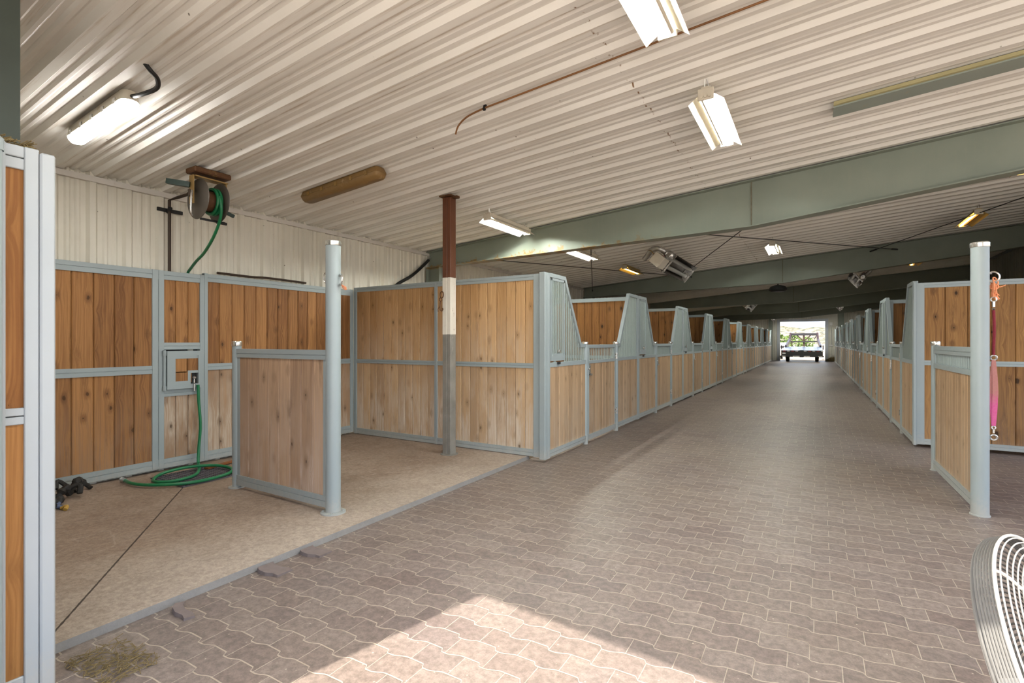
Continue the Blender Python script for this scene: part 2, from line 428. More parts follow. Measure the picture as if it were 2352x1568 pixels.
ALU = M_flat('brushed_aluminium', (.55,.55,.53), .38, .8, .5, .15, 12)
FIXT = M_flat('dusty_white_enamel', (.62,.57,.47), .45, 0, .4, .1, 8, ((.36,.22,.08),.7))
DUSTY = M_flat('dusty_brown_lens', (.22,.130,.045), .5, 0, .4, .25, 8, ((.55,.42,.25),.6))
TUBEOFF = M_flat('unlit_tube', (.70,.66,.56), .3, 0, .5, .05)
LIT = M_emit('lit_tube', (.955,.98,.90), 235.0)
LITY = M_emit('lit_tube_yellow', (1.0,.66,.16), 6.0)
LITLED = M_emit('lit_led_lens', (1.0,.97,.92), 24.0)
TWINE = M_flat('orange_twine', (.80,.32,.16), .8, 0, .2, .15, 40)
def M_pink():
    t = NT('pink_webbing', .7, 0, .2); p=t.pos(); x,y,z=t.xyz(p); n=t.noise(p,60,4,.7)
    f=t.ramp(t.math('ADD',z,t.math('MULTIPLY',t.math('SUBTRACT',n,.5),.2)),.90,1.05)
    t.color(t.mix(f, t.mix(n,(.50,.05,.20),(.62,.16,.30)), t.mix(n,(.36,.13,.12),(.45,.22,.19)))); return t.m
PINK = M_pink()
MAROON = M_flat('maroon_cord', (.20,.022,.035), .7, 0, .2, .3, 30)
WHITEPL = M_flat('white_plastic', (.72,.70,.66), .4, 0, .5, .05)
GREENC = M_flat('pale_green_channel', (.33,.38,.34), .5, .2, .4, .12, 6, ((.45,.38,.22),.5))
FANW = M_flat('white_fan_enamel', (.74,.71,.64), .4, 0, .5, .06, 12, ((.40,.36,.3),.6))
FAND = M_flat('grey_fan_drum', (.17,.165,.155), .5, .1, .4, .3, 16)
STRAW = M_flat('straw', (.20,.145,.065), .85, 0, .2, .5, 30)
DIRT = M_flat('stall_dirt', (.15,.105,.07), .9, 0, .2, .3, 3)

# ------------------------------------------------------------------ the building shell
def rib_profile(a, b, pitch=.305, h=.032, base=.095, top=.042, phase=0.0, minor=True, mh=.009):
    """list of (u, offset) for a ribbed sheet from a to b; offset>0 stands proud"""
    pts = [(a,0.0)]
    k = math.floor((a-phase)/pitch)
    while True:
        c = phase + k*pitch; k += 1
        if c - base/2 > b - .01: break
        seq = [(c-base/2,0),(c-top/2,h),(c+top/2,h),(c+base/2,0)]
        if minor:
            for f in (.37,.63):
                m = c + pitch*f
                seq += [(m-.026,0),(m-.010,mh),(m+.010,mh),(m+.026,0)]
        for q in seq:
            if a < q[0] < b and q[0] > pts[-1][0]+1e-4: pts.append(q)
    pts.append((b,0.0)); return pts
def sheet(name, prof, fn, wa, wb, mat, thick=.02):
    """fn(u, off, w)->point ; closed thin slab so that it has a back"""
    m = MB()
    A = [m.v(fn(u,o,wa)) for u,o in prof]; B = [m.v(fn(u,o,wb)) for u,o in prof]
    C_ = [m.v(fn(u,-thick,wa)) for u,o in (prof[0],prof[-1])]; D = [m.v(fn(u,-thick,wb)) for u,o in (prof[0],prof[-1])]
    for i in range(len(prof)-1): m.face([A[i],A[i+1],B[i+1],B[i]])
    m.face([C_[0],C_[1],D[1],D[0]]); m.face([A[0],B[0],D[0],C_[0]]); m.face([A[-1],B[-1],D[1],C_[1]])
    m.face(A+[C_[1],C_[0]]); m.face(B+[D[1],D[0]])
    return m.build(name, mat, smooth=False)

def slab(name, mat, a, b):
    return struct(MB().box(a,b).build(name, mat, smooth=False))

slab('floor', PAVE, (-3.03,-.9,-.12), (4.75,YE+.3,0.0))
struct(MB().box((-6.2,.75,-.12),(-3.03,5.50,.045)).build('floor_slab', CONC, smooth=False))
slab('floor_stalls', DIRT, (-6.2,5.50,-.12), (-3.03,YE+.2,-.002))
slab('floor_near', DIRT, (-6.2,-.4,-.12), (-3.03,.75,-.002))
struct(sheet('ceiling', rib_profile(-.38, YE+.15, phase=.10, h=.037, base=.112, top=.060, mh=.013), lambda u,o,w: (w,u,zc(w)+.01-o), XL-.1, XR+.1, CEIL))
struct(sheet('wall_left', rib_profile(-.2, YE+.1, phase=.06, h=.034, top=.05, mh=.012), lambda u,o,w: (XL+o,u,w), 0, EAVE+.02, WALLM))
# right wall: sheeted beyond the grooming bay, a wide side opening lets daylight into the bay itself
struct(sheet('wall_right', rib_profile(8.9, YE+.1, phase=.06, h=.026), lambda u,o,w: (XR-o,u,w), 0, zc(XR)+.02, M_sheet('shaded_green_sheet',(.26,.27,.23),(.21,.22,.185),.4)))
DXL, DXR, DH = -2.31, .63, 2.95
m = MB()
def end_sheet(u0,u1,z0,z1):
    prof = rib_profile(u0,u1,phase=.1,h=.02)
    A=[m.v((u,YE-o,z0)) for u,o in prof]; B=[m.v((u,YE-o,z1 if z1 else zc(u)+.02)) for u,o in prof]
    for i in range(len(prof)-1): m.face([A[i],A[i+1],B[i+1],B[i]])
    m.box((u0,YE+.01,z0),(u1,YE+.05,z1 or zc(u0)))
end_sheet(XL,DXL,0,0); end_sheet(DXR,XR,0,0); end_sheet(DXL,DXR,DH,0)
struct(m.build('wall_back', WALLM, smooth=False))
m = MB(); tw=.20
m.box((DXL-tw,YE-.04,0),(DXL,YE+.12,DH)); m.box((DXR,YE-.04,0),(DXR+tw,YE+.12,DH)); m.box((DXL-tw,YE-.04,DH),(DXR+tw,YE+.12,DH+.18))
struct(m.build('door_1', M_flat('door_trim', (.55,.57,.60), .5), smooth=False))
# near end wall round the doorway the camera stands in
JX, JH = -2.33, 3.03
skew = lambda x: Y0 - .085*(x-JX) if x>JX else Y0
m = MB()
m.box((XL-.1,Y0-.1,0),(JX,Y0,4.4))
x1, x2 = 2.6, XR+.1
m.hexa([(JX,skew(JX)-.1,JH),(x2,skew(x2)-.1,JH),(x2,skew(x2),JH),(JX,skew(JX),JH),(JX,skew(JX)-.1,4.6),(x2,skew(x2)-.1,4.6),(x2,skew(x2),4.6),(JX,skew(JX),4.6)])
m.hexa([(x1,skew(x1)-.1,0),(x2,skew(x2)-.1,0),(x2,skew(x2),0),(x1,skew(x1),0),(x1,skew(x1)-.1,JH),(x2,skew(x2)-.1,JH),(x2,skew(x2),JH),(x1,skew(x1),JH)])
struct(m.build('wall_front', WALLM, smooth=False))
# eave trims
m = MB(); m.box((XL+.0,-.1,EAVE-.085),(XL+.05,YE,EAVE-.03)); struct(m.build('trim_1', TRIMM))
m = MB(); m.box((XR-.05,8.9,zc(XR)-.10),(XR,YE,zc(XR)-.03)); struct(m.build('trim_2', PAINT_DK))

# ------------------------------------------------------------------ steel frames
FR_Y = [7.27+7.32*k for k in range(5)]
low = [(-6.10,2.80),(-5.55,2.82),(-.71,2.94),(1.86,3.23),(4.56,3.53)]
def zlow(x):
    for (a,za),(b,zb) in zip(low,low[1:]):
        if x<=b: return za+(zb-za)*(x-a)/(b-a)
    return low[-1][1]
fl = ['green steel roof frame nearest the wash bay, with muddy streaks on its lower edge',
      'second green steel roof frame down the aisle, behind the tube heater',
      'third green steel roof frame down the aisle','fourth green steel roof frame down the aisle',
      'last green steel roof frame, nearest the far doorway']
def make_frame():
    t = thing('roof_frame', fl[0], 'roof beam', (0,FR_Y[0],0), 0, 'green roof frames across the aisle')
    top = [(x, zc(x)-.035) for x in (-6.10,4.56)]
    poly = low + [top[1],top[0]]
    MB().prism(poly, lambda u,v,w:(u,w,v), -.006,.006).build('web', RAFT, t, smooth=False)
    m = MB()
    for (a,za),(b,zb) in zip(low,low[1:]):
        m.hexa([(a,-.1,za-.014),(b,-.1,zb-.014),(b,.1,zb-.014),(a,.1,za-.014),(a,-.1,za),(b,-.1,zb),(b,.1,zb),(a,.1,za)])
    m.build('lower_flange', RAFT, t, smooth=False)
    m = MB(); a,b = top
    m.hexa([(a[0],-.1,a[1]-.012),(b[0],-.1,b[1]-.012),(b[0],.1,b[1]-.012),(a[0],.1,a[1]-.012),(a[0],-.1,a[1]),(b[0],-.1,b[1]),(b[0],.1,b[1]),(a[0],.1,a[1])])
    m.build('upper_flange', RAFT, t, smooth=False)
    MB().box((-.718,-.016,2.935),(-.702,.016,zc(-.71)-.05)).build('splice_plate', M_flat('splice_rust',(.16,.15,.105),.6,0,.4,.5,20), t, smooth=False)
    for xx,s in ((-6.10,1),(4.56,-1)):
        m = MB(); zt = zlow(xx)
        m.box((xx,-.005,0),(xx+.30*s,.005,zt)); m.box((xx,-.1,0),(xx+.012*s,.1,zt)); m.box((xx+.29*s,-.1,0),(xx+.302*s,.1,zt))
        m.build('column', RAFT, t, smooth=False)
    return t
fr0 = make_frame()
for k in range(1,5): dup(fr0, (0,FR_Y[k],0), 0, fl[k])

# shaded green column behind the near panel and end-wall columns
def i_column(name, label, x, y, z1, w=.25, d=.2, mat=RAFT, alongx=True):
    t = thing(name, label, 'column', (x,y,0))
    m = MB(); m.box((-.005,-d/2,0),(.005,d/2,z1)); m.build('web', mat, t, smooth=False)
    for s in (-1,1):
        MB().box((-w/2,s*d/2-.006,0),(w/2,s*d/2+.006,z1)).build('flange', mat, t, smooth=False)
    return t
RAFT_SHADE = M_flat('green_steel_shade',(.050,.064,.052),.5,0,.4,.25,5)  # green frame paint darkened to stand in for shade on the near column
t = thing('steel_column', 'green steel column at the upper left, in shade behind the near stall panel', 'column', (-3.55,.66,0))
MB().box((-.25,-.006,0),(.24,.006,zc(-3.55)-.06)).build('web', RAFT_SHADE, t, smooth=False)
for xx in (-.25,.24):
    MB().box((xx-.007,-.235,0),(xx+.007,.235,zc(-3.55)-.06)).build('flange', RAFT_SHADE, t, smooth=False)
i_column('end_wall_column','dark steel column left of the far doorway',-2.95,YE-.16,zc(-2.95)-.06)
i_column('end_wall_column','dark steel column right of the far doorway, with a white globe lamp on it',1.62,YE-.16,zc(1.62)-.06, .34)
MB().lathe([(0,-.09),(.07,-.06),(.09,0),(.07,.06),(0,.09)],(1.38,YE-.28,2.48)).build('globe_lamp', WHITEPL)
tag(bpy.data.objects['globe_lamp'],'small white globe lamp beside the column right of the far doorway','lamp')

# ------------------------------------------------------------------ panels: frames and boards
TOPZ = 2.25
def rail(m, p, q, h, d, axis):
    """horizontal member centred between p,q (x,y,z) with a shadow groove along its middle"""
    p,q = Vector(p),Vector(q)
    m.bar(p,q,d,h)
def panel(t, o, d, length, z0, z1, stiles, rails, wood, thick=.034, fd=.062, pw=.15, off=None, groove=True, rnd=None):
    """framed board wall in a vertical plane. stiles: (u,width); rails: (z,height); wood[i] for each field between rails
    o,d in the coordinates of the mesh. Children: frame, boards (one per field)"""
    d2 = Vector((d[0],d[1])); nn = Vector((-d2.y,d2.x)); o2 = Vector((o[0],o[1]))
    P = lambda u,v,z: (o2.x+d2.x*u+nn.x*v, o2.y+d2.y*u+nn.y*v, z)
    f = MB()
    for u,w in stiles:
        sec=[(u-w/2,-fd/2+.004),(u-w/2+.004,-fd/2),(u+w/2-.004,-fd/2),(u+w/2,-fd/2+.004),(u+w/2,fd/2-.004),(u+w/2-.004,fd/2),(u-w/2+.004,fd/2),(u-w/2,fd/2-.004)]
        f.prism(sec, lambda a,b,z: P(a,b,z), z0, z1)
    for z,h in rails:
        g=.005 if groove else 0
        e=fd/2-.003
        pf=[(z-h/2,-e),(z-.004,-e),(z-.002,-e+g),(z+.002,-e+g),(z+.004,-e),(z+h/2,-e),(z+h/2,e),(z+.004,e),(z+.002,e-g),(z-.002,e-g),(z-.004,e),(z-h/2,e)]
        f.prism(pf, lambda a,b,u: P(u,b,a), 0, length)
    f.build('frame', PAINT, t, off, ang=20)
    zs = sorted(rails)
    for i,((za,ha),(zb,hb)) in enumerate(zip(zs,zs[1:])):
        w = wood[min(i,len(wood)-1)]
        if w is None: continue
        st = sorted(stiles)
        for (ua,wa),(ub,wb) in zip(st,st[1:]):
            b = MB(); a0,b0 = ua+wa/2-.012, ub-wb/2+.012
            b.boards(P(a0,0,0)[:2], (d2.x,d2.y), b0-a0, za+ha/2-.012, zb-hb/2+.012, thick, pw, rnd)
            b.build('boards', w, t, off)

# wash bay back wall (left): three framed sections
BX = -6.095
t = thing('board_wall', 'left wash bay wall section of dark orange boards, beside the near grey post', 'wall panel', (BX,.9,.045), group='boarded wall of the wash bay')
panel(t, (BX,.75), (0,1), 2.0, .085, TOPZ-.03, [(.03,.06),(1.97,.06)], [(.125,.10),(1.148,.085),(TOPZ-.08,.095)], [W_UP,W_UP], pw=.168, off=(BX,.9,.045))
t = thing('board_wall', 'narrow wash bay wall section with the hinged tap hatch in it', 'wall panel', (BX,2.75,.045), group='boarded wall of the wash bay')
o_ = (BX,2.75,.045)
panel(t, (BX,2.75), (0,1), .48, .085, TOPZ-.03, [(.03,.055),(.455,.05)], [(.125,.10),(.885,.07),(1.40,.075),(TOPZ-.08,.095)], [W_LO,None,W_UP], pw=.125, off=o_)
MB().box((BX-.05,2.78,.9),(BX-.04,3.19,1.38)).build('recess', BLACK, t, o_)
# hatch door standing slightly ajar
m = MB(); hx = BX+.045
ya,yb,za,zb = 2.822,3.195,.925,1.345
m.box((hx-.02,ya,za),(hx+.02,ya+.05,zb)); m.box((hx-.02,yb-.05,za),(hx+.02,yb,zb)); m.box((hx-.02,ya+.05,zb-.05),(hx+.02,yb-.05,zb)); m.box((hx-.02,ya+.05,za),(hx+.02,yb-.05,za+.05))
m.box((hx-.014,ya+.05,zb-.085),(hx+.014,yb-.05,zb-.05)); m.box((hx-.014,ya+.05,za+.05),(hx+.014,ya+.085,zb-.085)); m.box((hx-.014,ya+.085,za+.05),(hx+.014,yb-.16,za+.085))
m.box((hx-.014,yb-.16,za+.05),(hx+.014,yb-.13,za+.17)); m.box((hx-.014,yb-.16,za+.17),(hx+.014,yb-.05,za+.20))
hd = m.build('hatch_door', PAINT, t, o_, ang=20)
MB().boards((hx,ya+.07),(0,1),.28,za+.18,zb-.07,.02,.14).build('boards', W_UP, hd, o_)
MB().boards((hx,ya+.07),(0,1),.19,za+.07,za+.19,.02,.14).build('boards', W_UP, hd, o_)
MB().box((hx-.03,yb-.13,za+.05),(hx-.02,yb-.05,za+.17)).build('finger_hole', BLACK, hd, o_)
m = MB(); m.tube([(hx+.03,yb-.10,za-.03),(hx+.03,yb-.10,za+.12)],.007,8); m.lathe([(0,-.02),(.016,-.01),(.018,.005),(0,.02)],(hx+.03,yb-.10,za+.12),12); m.lathe([(0,-.012),(.014,0),(0,.012)],(hx+.03,yb-.10,za+.055),12)
m.build('bolt', STEEL, hd, o_)
m = MB(); m.cyl((hx,ya-.02,za-.01),(hx,ya-.02,zb+.01),.014,12)
m.build('hinge_rod', PAINT, hd, o_)
m = MB(); [m.cyl((hx,ya-.02,q),(hx,ya-.02,q+.05),.02,12) for q in (za-.01,zb-.05)]; m.build('hinge', PAINT, hd, o_)
t = thing('board_wall', 'long wash bay wall section right of the tap hatch, running to the corner', 'wall panel', (BX,3.23,.045), group='boarded wall of the wash bay')
panel(t, (BX,3.23), (0,1), 2.21, .085, TOPZ-.01, [(.02,.04),(2.18,.06)], [(.125,.10),(1.155,.075),(TOPZ-.06,.09)], [W_LO,W_UP], pw=.152, off=(BX,3.23,.045))

# divider that faces the camera (between wash bay and first stall)
t = thing('stall_partition', 'pale board partition facing the camera behind the brown post in the wash bay', 'partition', (FL,5.47,0))
panel(t, (-6.06,5.47), (1,0), 3.26-.06, .05, 2.27, [(.03,.06),(1.60,.05),(3.16,.085)], [(.095,.085),(1.155,.06),(2.235,.07)], [W_DIV,W_DIVU], pw=.137, off=(FL,5.47,0))
part_l = thing('stall_partition', 'x', 'partition', (FL,5.47+PITCH,0), 0, 'board partitions between the left stalls')
panel(part_l, (-3.24,0), (1,0), 3.19, .04, 2.27, [(.03,.06),(1.6,.05),(3.16,.06)], [(.08,.08),(1.155,.06),(2.235,.07)], [W_DARK,W_DARK], pw=.15, groove=False)
ords = ['first','second','third','fourth','fifth','sixth','seventh','eighth','ninth','tenth']
def sl(k,side,n): return ['board partition behind the %s gap in the left stall fronts, counted from the wash bay'%ords[k], 'board partition behind the %s gap in the right stall fronts, counted from the pink strap'%ords[k]][side]
part_l['label'] = sl(0,0,10)
for k in range(1,10): dup(part_l, (FL,5.47+PITCH*(k+1),0), 0, sl(k,0,10))
# right side
t = thing('stall_partition', 'knotty orange board partition behind the pink strap on the right', 'partition', (FR,8.86,0))
panel(t, (FR+.0,8.86), (1,0), 3.36, .045, 2.25, [(.045,.09),(3.33,.06)], [(.085,.075),(1.16,.065),(2.215,.07)], [W_RT,W_RT], pw=.228, off=(FR,8.86,0))
for k in range(9):
    dup(part_l, (FR+3.32,8.86+PITCH*(k+1),0), 0, sl(k,1,9), 'board partitions between the right stalls')

# ------------------------------------------------------------------ stall fronts (local: x along aisle, y into the stall, z up)
def make_front():
    t = thing('horse_stall', 'x', 'stall front', (0,0,0))
    S, A_, B_ = PITCH, 1.22, 2.50
    for s,o in ((1,0),(-1,S)):
        X = lambda u: o+s*u
        f = MB()
        f.bbox((X(0),-.03,.03),(X(.06),.03,2.285),.005)
        f.box((X(.05),-.028,.045),(X(A_-.03),.028,.082)); f.box((X(.05),-.028,.087),(X(A_-.03),.028,.125)); f.box((X(.05),-.022,.08),(X(A_-.03),.022,.09)); f.box((X(.05),-.026,1.135),(X(A_-.03),.026,1.19))
        f.bar((X(.05),0,2.262),(X(.50),0,2.262),.056,.05)
        f.bar((X(.49),0,2.275),(X(1.02),0,1.395),.056,.05)
        f.bar((X(1.005),0,1.395),(X(A_-.03),0,1.395),.056,.05)
        f.build('frame', PAINT, t, ang=20)
    for a,b in ((.05,A_-.03),(B_+.03,S-.05)):
        MB().boards((a,0),(1,0),b-a,.115,1.145,.034,.145,random.Random(3)).build('boards', W_FR, t)
    def ztop(u): return 2.25 if u<.5 else (2.25-(u-.5)*.88/.52 if u<1.02 else 1.385)
    for side in (0,1):
        g = MB(); u = .085
        while u < A_-.05:
            hatch = side==0 and .07<u<.50
            if not hatch:
                X = u if side==0 else S-u
                g.tube([(X,0,1.18),(X,0,ztop(u)-.0)],.0105,8,caps=False)
            u += .056
        g.build('bar_grille', GALV, t)
    # swing-open feed hatch filling the tall part of the first grille
    h = MB(); hz0,hz1 = 1.21,2.23; y=-.02
    a,b = .085,.475
    for q in (a+.0125,b-.0125): h.box((q-.0125,y-.013,hz0),(q+.0125,y+.013,hz1))
    h.box((a,y-.013,hz1-.03),(b,y+.013,hz1)); h.prism([(a,hz0),(b,hz0),(b-.05,hz0+.09),(a+.05,hz0+.09)], lambda u,v,w:(u,w,v), y-.014,y+.014)
    hh = h.build('feed_hatch', PAINT, t)
    g = MB()
    for q in (a+.07,a+.12,a+.17,a+.22,a+.27,a+.32): g.tube([(q,y,hz0+.07),(q,y,hz1-.02)],.0105,8,caps=False)
    g.build('hatch_bars', GALV, hh)
    k = MB(); k.lathe([(0,-.03),(.016,-.026),(.02,-.01),(.012,0)],((a+b)/2,y-.012,hz0+.12),12,(0,1,0)); k.build('hatch_knob', STEEL, hh)
    k = MB(); k.box(((a+b)/2-.03,y-.03,hz0-.045),((a+b)/2+.03,y-.01,hz0-.015))
    k.build('hatch_catch', BLKMETAL, hh)
    for u in (A_,B_):
        p = MB().cyl((u,0,-.01),(u,0,1.43),.041,20).build('door_post', PAINT, t)
        MB().lathe([(.044,1.405),(.046,1.41),(.046,1.44),(.043,1.447),(0,1.447)],(u,0,0),20).build('post_cap', CAP, p)
    # door
    d = MB(); a,b = A_+.055,B_-.055
    for q in (a+.02,b-.02): d.bbox((q-.02,-.026,.045),(q+.02,.026,1.40),.004)
    d.box((a,-.026,.045),(b,.026,.12)); d.box((a,-.026,1.135),(b,.026,1.18)); d.bbox((a,-.028,1.355),(b,.028,1.405),.004)
    dr = d.build('door', PAINT, t, ang=20)
    MB().boards((a+.03,0),(1,0),b-a-.06,.11,1.145,.034,.14,random.Random(5)).build('boards', W_DOOR, dr)
    g = MB(); n=17
    for i in range(n): u=a+.06+(b-a-.12)*i/(n-1); g.tube([(u,0,1.17),(u,0,1.36)],.0085,8,caps=False)
    g.build('bar_grille', GALV, dr)
    for z in (.33,1.22):
        k = MB(); k.cyl((b+.015,-.032,z-.05),(b+.015,-.032,z+.05),.014,10); k.box((b-.045,-.036,z-.035),(b+.055,-.026,z-.012)); k.box((b-.045,-.036,z+.012),(b+.055,-.026,z+.035))
        k.build('hinge', STEEL, dr)
    k = MB(); k.box((a+.02,-.045,.98),(a+.045,-.026,1.12)); k.box((a+.02,-.05,.965),(a+.10,-.035,.99)); k.cyl((a-.06,-.03,1.06),(a+.06,-.03,1.06),.009,8)
    k.build('latch', STEEL, dr)
    return t
front = make_front()
front.location = (FL,5.50,0); front.rotation_euler = (0,0,PI/2)
def lab(k,side):
    if side==0:
        return ['grey steel and board stall front on the left, nearest the wash bay'] [0] if k==0 else '%s stall front on the left side of the aisle, counted from the wash bay'%ords[k]
    return 'grey steel and board stall front on the right, nearest the pink strap' if k==0 else '%s stall front on the right side of the aisle, counted from the pink strap'%ords[k]
front['label'] = lab(0,0); front['group'] = 'stall fronts on the left of the aisle'
for k in range(1,10): dup(front, (FL,5.50+PITCH*k,0), PI/2, lab(k,0))
for k in range(9): dup(front, (FR,8.88+PITCH*(k+1),0), -PI/2, lab(k,1), 'stall fronts on the right of the aisle')
# corner posts where the rows begin
MB().bbox((FL-.05,5.415,.03),(FL+.03,5.50,2.285),.006).build('corner_post', PAINT)
tag(bpy.data.objects['corner_post'],'square grey corner post between the pale wash bay partition and the first left stall','post')
MB().bbox((FR-.035,8.80,.03),(FR+.0,8.815,2.26),.006).build('corner_post', PAINT)
tag(bpy.data.objects['corner_post.001'],'square grey corner post at the near end of the right stall row','post')

# near left panel
t = thing('end_partition', 'tall grey framed amber board panel at the left edge, closest to the camera', 'stall panel', (-2.8,.88,0))
o_=(-2.8,.88,0)
f = MB()
f.bbox((-2.83,.764,.03),(-2.77,.8095,2.245),.003); f.bbox((-2.84,.8105,.0),(-2.76,.860,2.235),.006)
f.bbox((-2.83,.690,.03),(-2.77,.708,2.25),.004)
f.bbox((-2.82,.705,2.15),(-2.775,.766,2.195),.003); f.bbox((-2.82,.705,2.199),(-2.775,.766,2.245),.003); f.bbox((-2.82,.705,.04),(-2.775,.766,.085),.004)
f.bbox((-2.82,.705,1.112),(-2.775,.766,1.144),.003); f.bbox((-2.82,.705,1.148),(-2.775,.766,1.18),.003)
f.bbox((-2.83,.04,2.15),(-2.77,.69,2.25),.005); f.bbox((-2.83,.04,.03),(-2.77,.10,2.15),.005); f.bbox((-2.83,.10,.03),(-2.77,.69,.13),.005)
f.build('frame', M_paint('light_grey_paint',(.40,.425,.44)), t, o_)
MB().boards((-2.8,.70),(0,1),.075,.07,1.12,.03,.14).build('boards', W_NEAR, t, o_)
MB().boards((-2.8,.70),(0,1),.075,1.17,2.16,.03,.14).build('boards', W_NEAR, t, o_)
MB().boards((-2.8,.09),(0,1),.60,.12,2.17,.03,.14).build('boards', W_NEAR, t, o_)
m = MB(); rr = random.Random(4)
for i in range(60):
    y_ = .68+rr.random()*.11; a=rr.random()*PI; l=.012+rr.random()*.02
    m.bar((-2.80-l*math.cos(a),y_-l*math.sin(a),2.243+rr.random()*.02),(-2.80+l*math.cos(a),y_+l*math.sin(a),2.25+rr.random()*.03),.003,.003)
m.build('nest_straw', STRAW); tag(bpy.data.objects['nest_straw'],'bits of old nest straw on top of the near left panel','straw',kind='stuff')
t = thing('round_post','grey round post with a cap at the extreme left edge of the photo','post',(-2.72,.655,0))
p=MB().cyl((0,0,0),(0,0,2.22),.03,18).build('shaft',PAINT,t); MB().lathe([(.034,2.19),(.035,2.235),(.02,2.25),(0,2.25)],(0,0,0),18).build('cap',PAINT,p)

# ------------------------------------------------------------------ free-standing half partitions with a tall hitching post
def half_wall(label, cat, tall, short, zf, topz, grille, wood, rings):
    tall, short = Vector(tall), Vector(short); PR = .068 if grille else .10
    d = (short-tall); L = d.length; d.normalize()
    t = thing('half_partition', label, cat, (tall.x,tall.y,zf)); off=(tall.x,tall.y,zf)
    p = MB().cyl((tall.x,tall.y,zf),(tall.x,tall.y,2.255),.060,28).build('tall_post', PAINT, t, off)
    m = MB(); m.lathe([(.063,2.235),(.065,2.24),(.065,2.27),(.060,2.277),(0,2.28)],(tall.x,tall.y,0),28); m.build('post_cap', CAP, p, off)
    m = MB(); m.lathe([(0,zf),(PR,zf),(PR,zf+.010),(.06,zf+.013)],(tall.x,tall.y,0),28)
    for k in range(4): a=k*PI/2+.7; m.cyl((tall.x+(PR-.02)*math.cos(a),tall.y+(PR-.02)*math.sin(a),zf+.006),(tall.x+(PR-.02)*math.cos(a),tall.y+(PR-.02)*math.sin(a),zf+.022),.008,6)
    m.build('base_plate', PAINT, p, off)
    for q,ax in rings:
        m = MB(); c=(tall.x+q[0],tall.y+q[1],q[2]); m.ring(c,.042,.0068,ax)
        m.cyl((tall.x+q[0]*.5,tall.y+q[1]*.5,q[2]+.030),(tall.x+q[0]*.9,tall.y+q[1]*.9,q[2]+.030),.007,8)
        m.build('tie_ring', CAP, p, off)
    p = MB().cyl((short.x,short.y,zf),(short.x,short.y,1.425),.041,22).build('short_post', PAINT, t, off)
    MB().lathe([(.044,1.405),(.046,1.41),(.046,1.445),(.042,1.452),(0,1.452)],(short.x,short.y,0),22).build('post_cap', CAP, p, off)
    MB().lathe([(0,zf),(PR*.75,zf),(PR*.75,zf+.008),(.04,zf+.011)],(short.x,short.y,0),22).build('base_plate', PAINT, p, off)
    P = lambda u: (tall.x+d.x*u, tall.y+d.y*u)
    f = MB(); a,b = .055,L-.035
    f.bar(P(a+.018)+(zf+.05,),P(a+.018)+(topz,),.036,.06,up=(d.x,d.y,0)); f.bar(P(b-.02)+(zf+.03,),P(b-.02)+(topz,),.036,.05,up=(d.x,d.y,0))
    f.bar(P(a)+(topz-.021,),P(b)+(topz-.021,),.055,.042); f.bar(P(a)+(topz-.064,),P(b)+(topz-.064,),.050,.036); f.bar(P(a)+(topz-.045,),P(b)+(topz-.045,),.04,.02)
    f.bar(P(a)+(zf+.06,),P(b)+(zf+.06,),.055,.05); f.bar(P(a)+(zf+.108,),P(b)+(zf+.108,),.05,.04); f.bar(P(a)+(zf+.085,),P(b)+(zf+.085,),.042,.02)
    zb = topz-.09
    if grille:
        zb = 1.16
        f.bar(P(a)+(zb+.02,),P(b)+(zb+.02,),.052,.05)
    f.build('frame', PAINT, t, off, ang=20)
    MB().boards(P(a+.03),(d.x,d.y),b-a-.06,zf+.12,zb+.01,.03,.165 if not grille else .115).build('boards', wood, t, off)
    if grille:
        g = MB(); n=26
        for i in range(n): u=a+.05+(b-a-.1)*i/(n-1); g.tube([P(u)+(zb+.03,),P(u)+(topz-.07,)],.0085,8,caps=False)
        g.build('bar_grille', GALV, t, off)
    return t
half_wall('short dusty board partition between two grey round posts in the wash bay','partition',(-3.405,2.84),(-4.80,2.86),.045,1.38,False,W_SHORT,
          [((-.085,.0,1.98),(.2,1,0)),((.078,.01,1.955),(.5,1,0))])
half_wall('half-height barred partition with a tall round post beside the pink strap','partition',(1.182,5.65),(1.165,7.36),0.0,1.40,True,W_FR,
          [((.085,.02,1.985),(0,1,0))])

# ------------------------------------------------------------------ brown steel post
t = thing('steel_post', 'square steel post, brown above and chipped white and grey below, in the wash bay', 'post', (-3.93,5.06,.045))
w=.064
def tube_post(a,b,mat,nm,ww):
    m=MB(); m.bbox((-ww,-ww*.9,a),(ww*.15,ww*.9,b),.006); m.bbox((ww*.15+.001,-ww*.86,a),(ww,ww*.86,b),.006); m.build(nm,mat,t)
tube_post(2.20,zc(-3.93)-.10,BROWNP,'upper_shaft',w); tube_post(1.49,2.20,WHITEP,'painted_shaft',w+.001); tube_post(.0,1.49,GREYWORN,'worn_base',w)
m=MB(); m.box((-.09,-.09,zc(-3.93)-.045-.05),(.09,.09,zc(-3.93)-.045-.035)); m.box((.06,-.03,zc(-3.93)-.115),(.14,.03,zc(-3.93)-.09)); m.build('head_plate',RUSTY,t)
m=MB(); m.lathe([(0,0),(.11,0),(.11,.008),(.06,.01)],(0,0,0),20); m.build('base_plate',GREYWORN,t)
m=MB(); c=Vector((-3.93-.05,5.06-.085,2.03)); m.ring(c,.04,.006,(.4,1,0)); m.build('iron_ring',RUSTY,t,(-3.93,5.06,.045))
m=MB(); c=Vector((-3.99,4.965,1.95))
m.tube([c,c+Vector((-.012,0,-.06)),c+Vector((-.004,0,-.11)),c+Vector((.022,0,-.125)),c+Vector((.034,0,-.105)),c+Vector((.03,0,-.085))],.007,8)
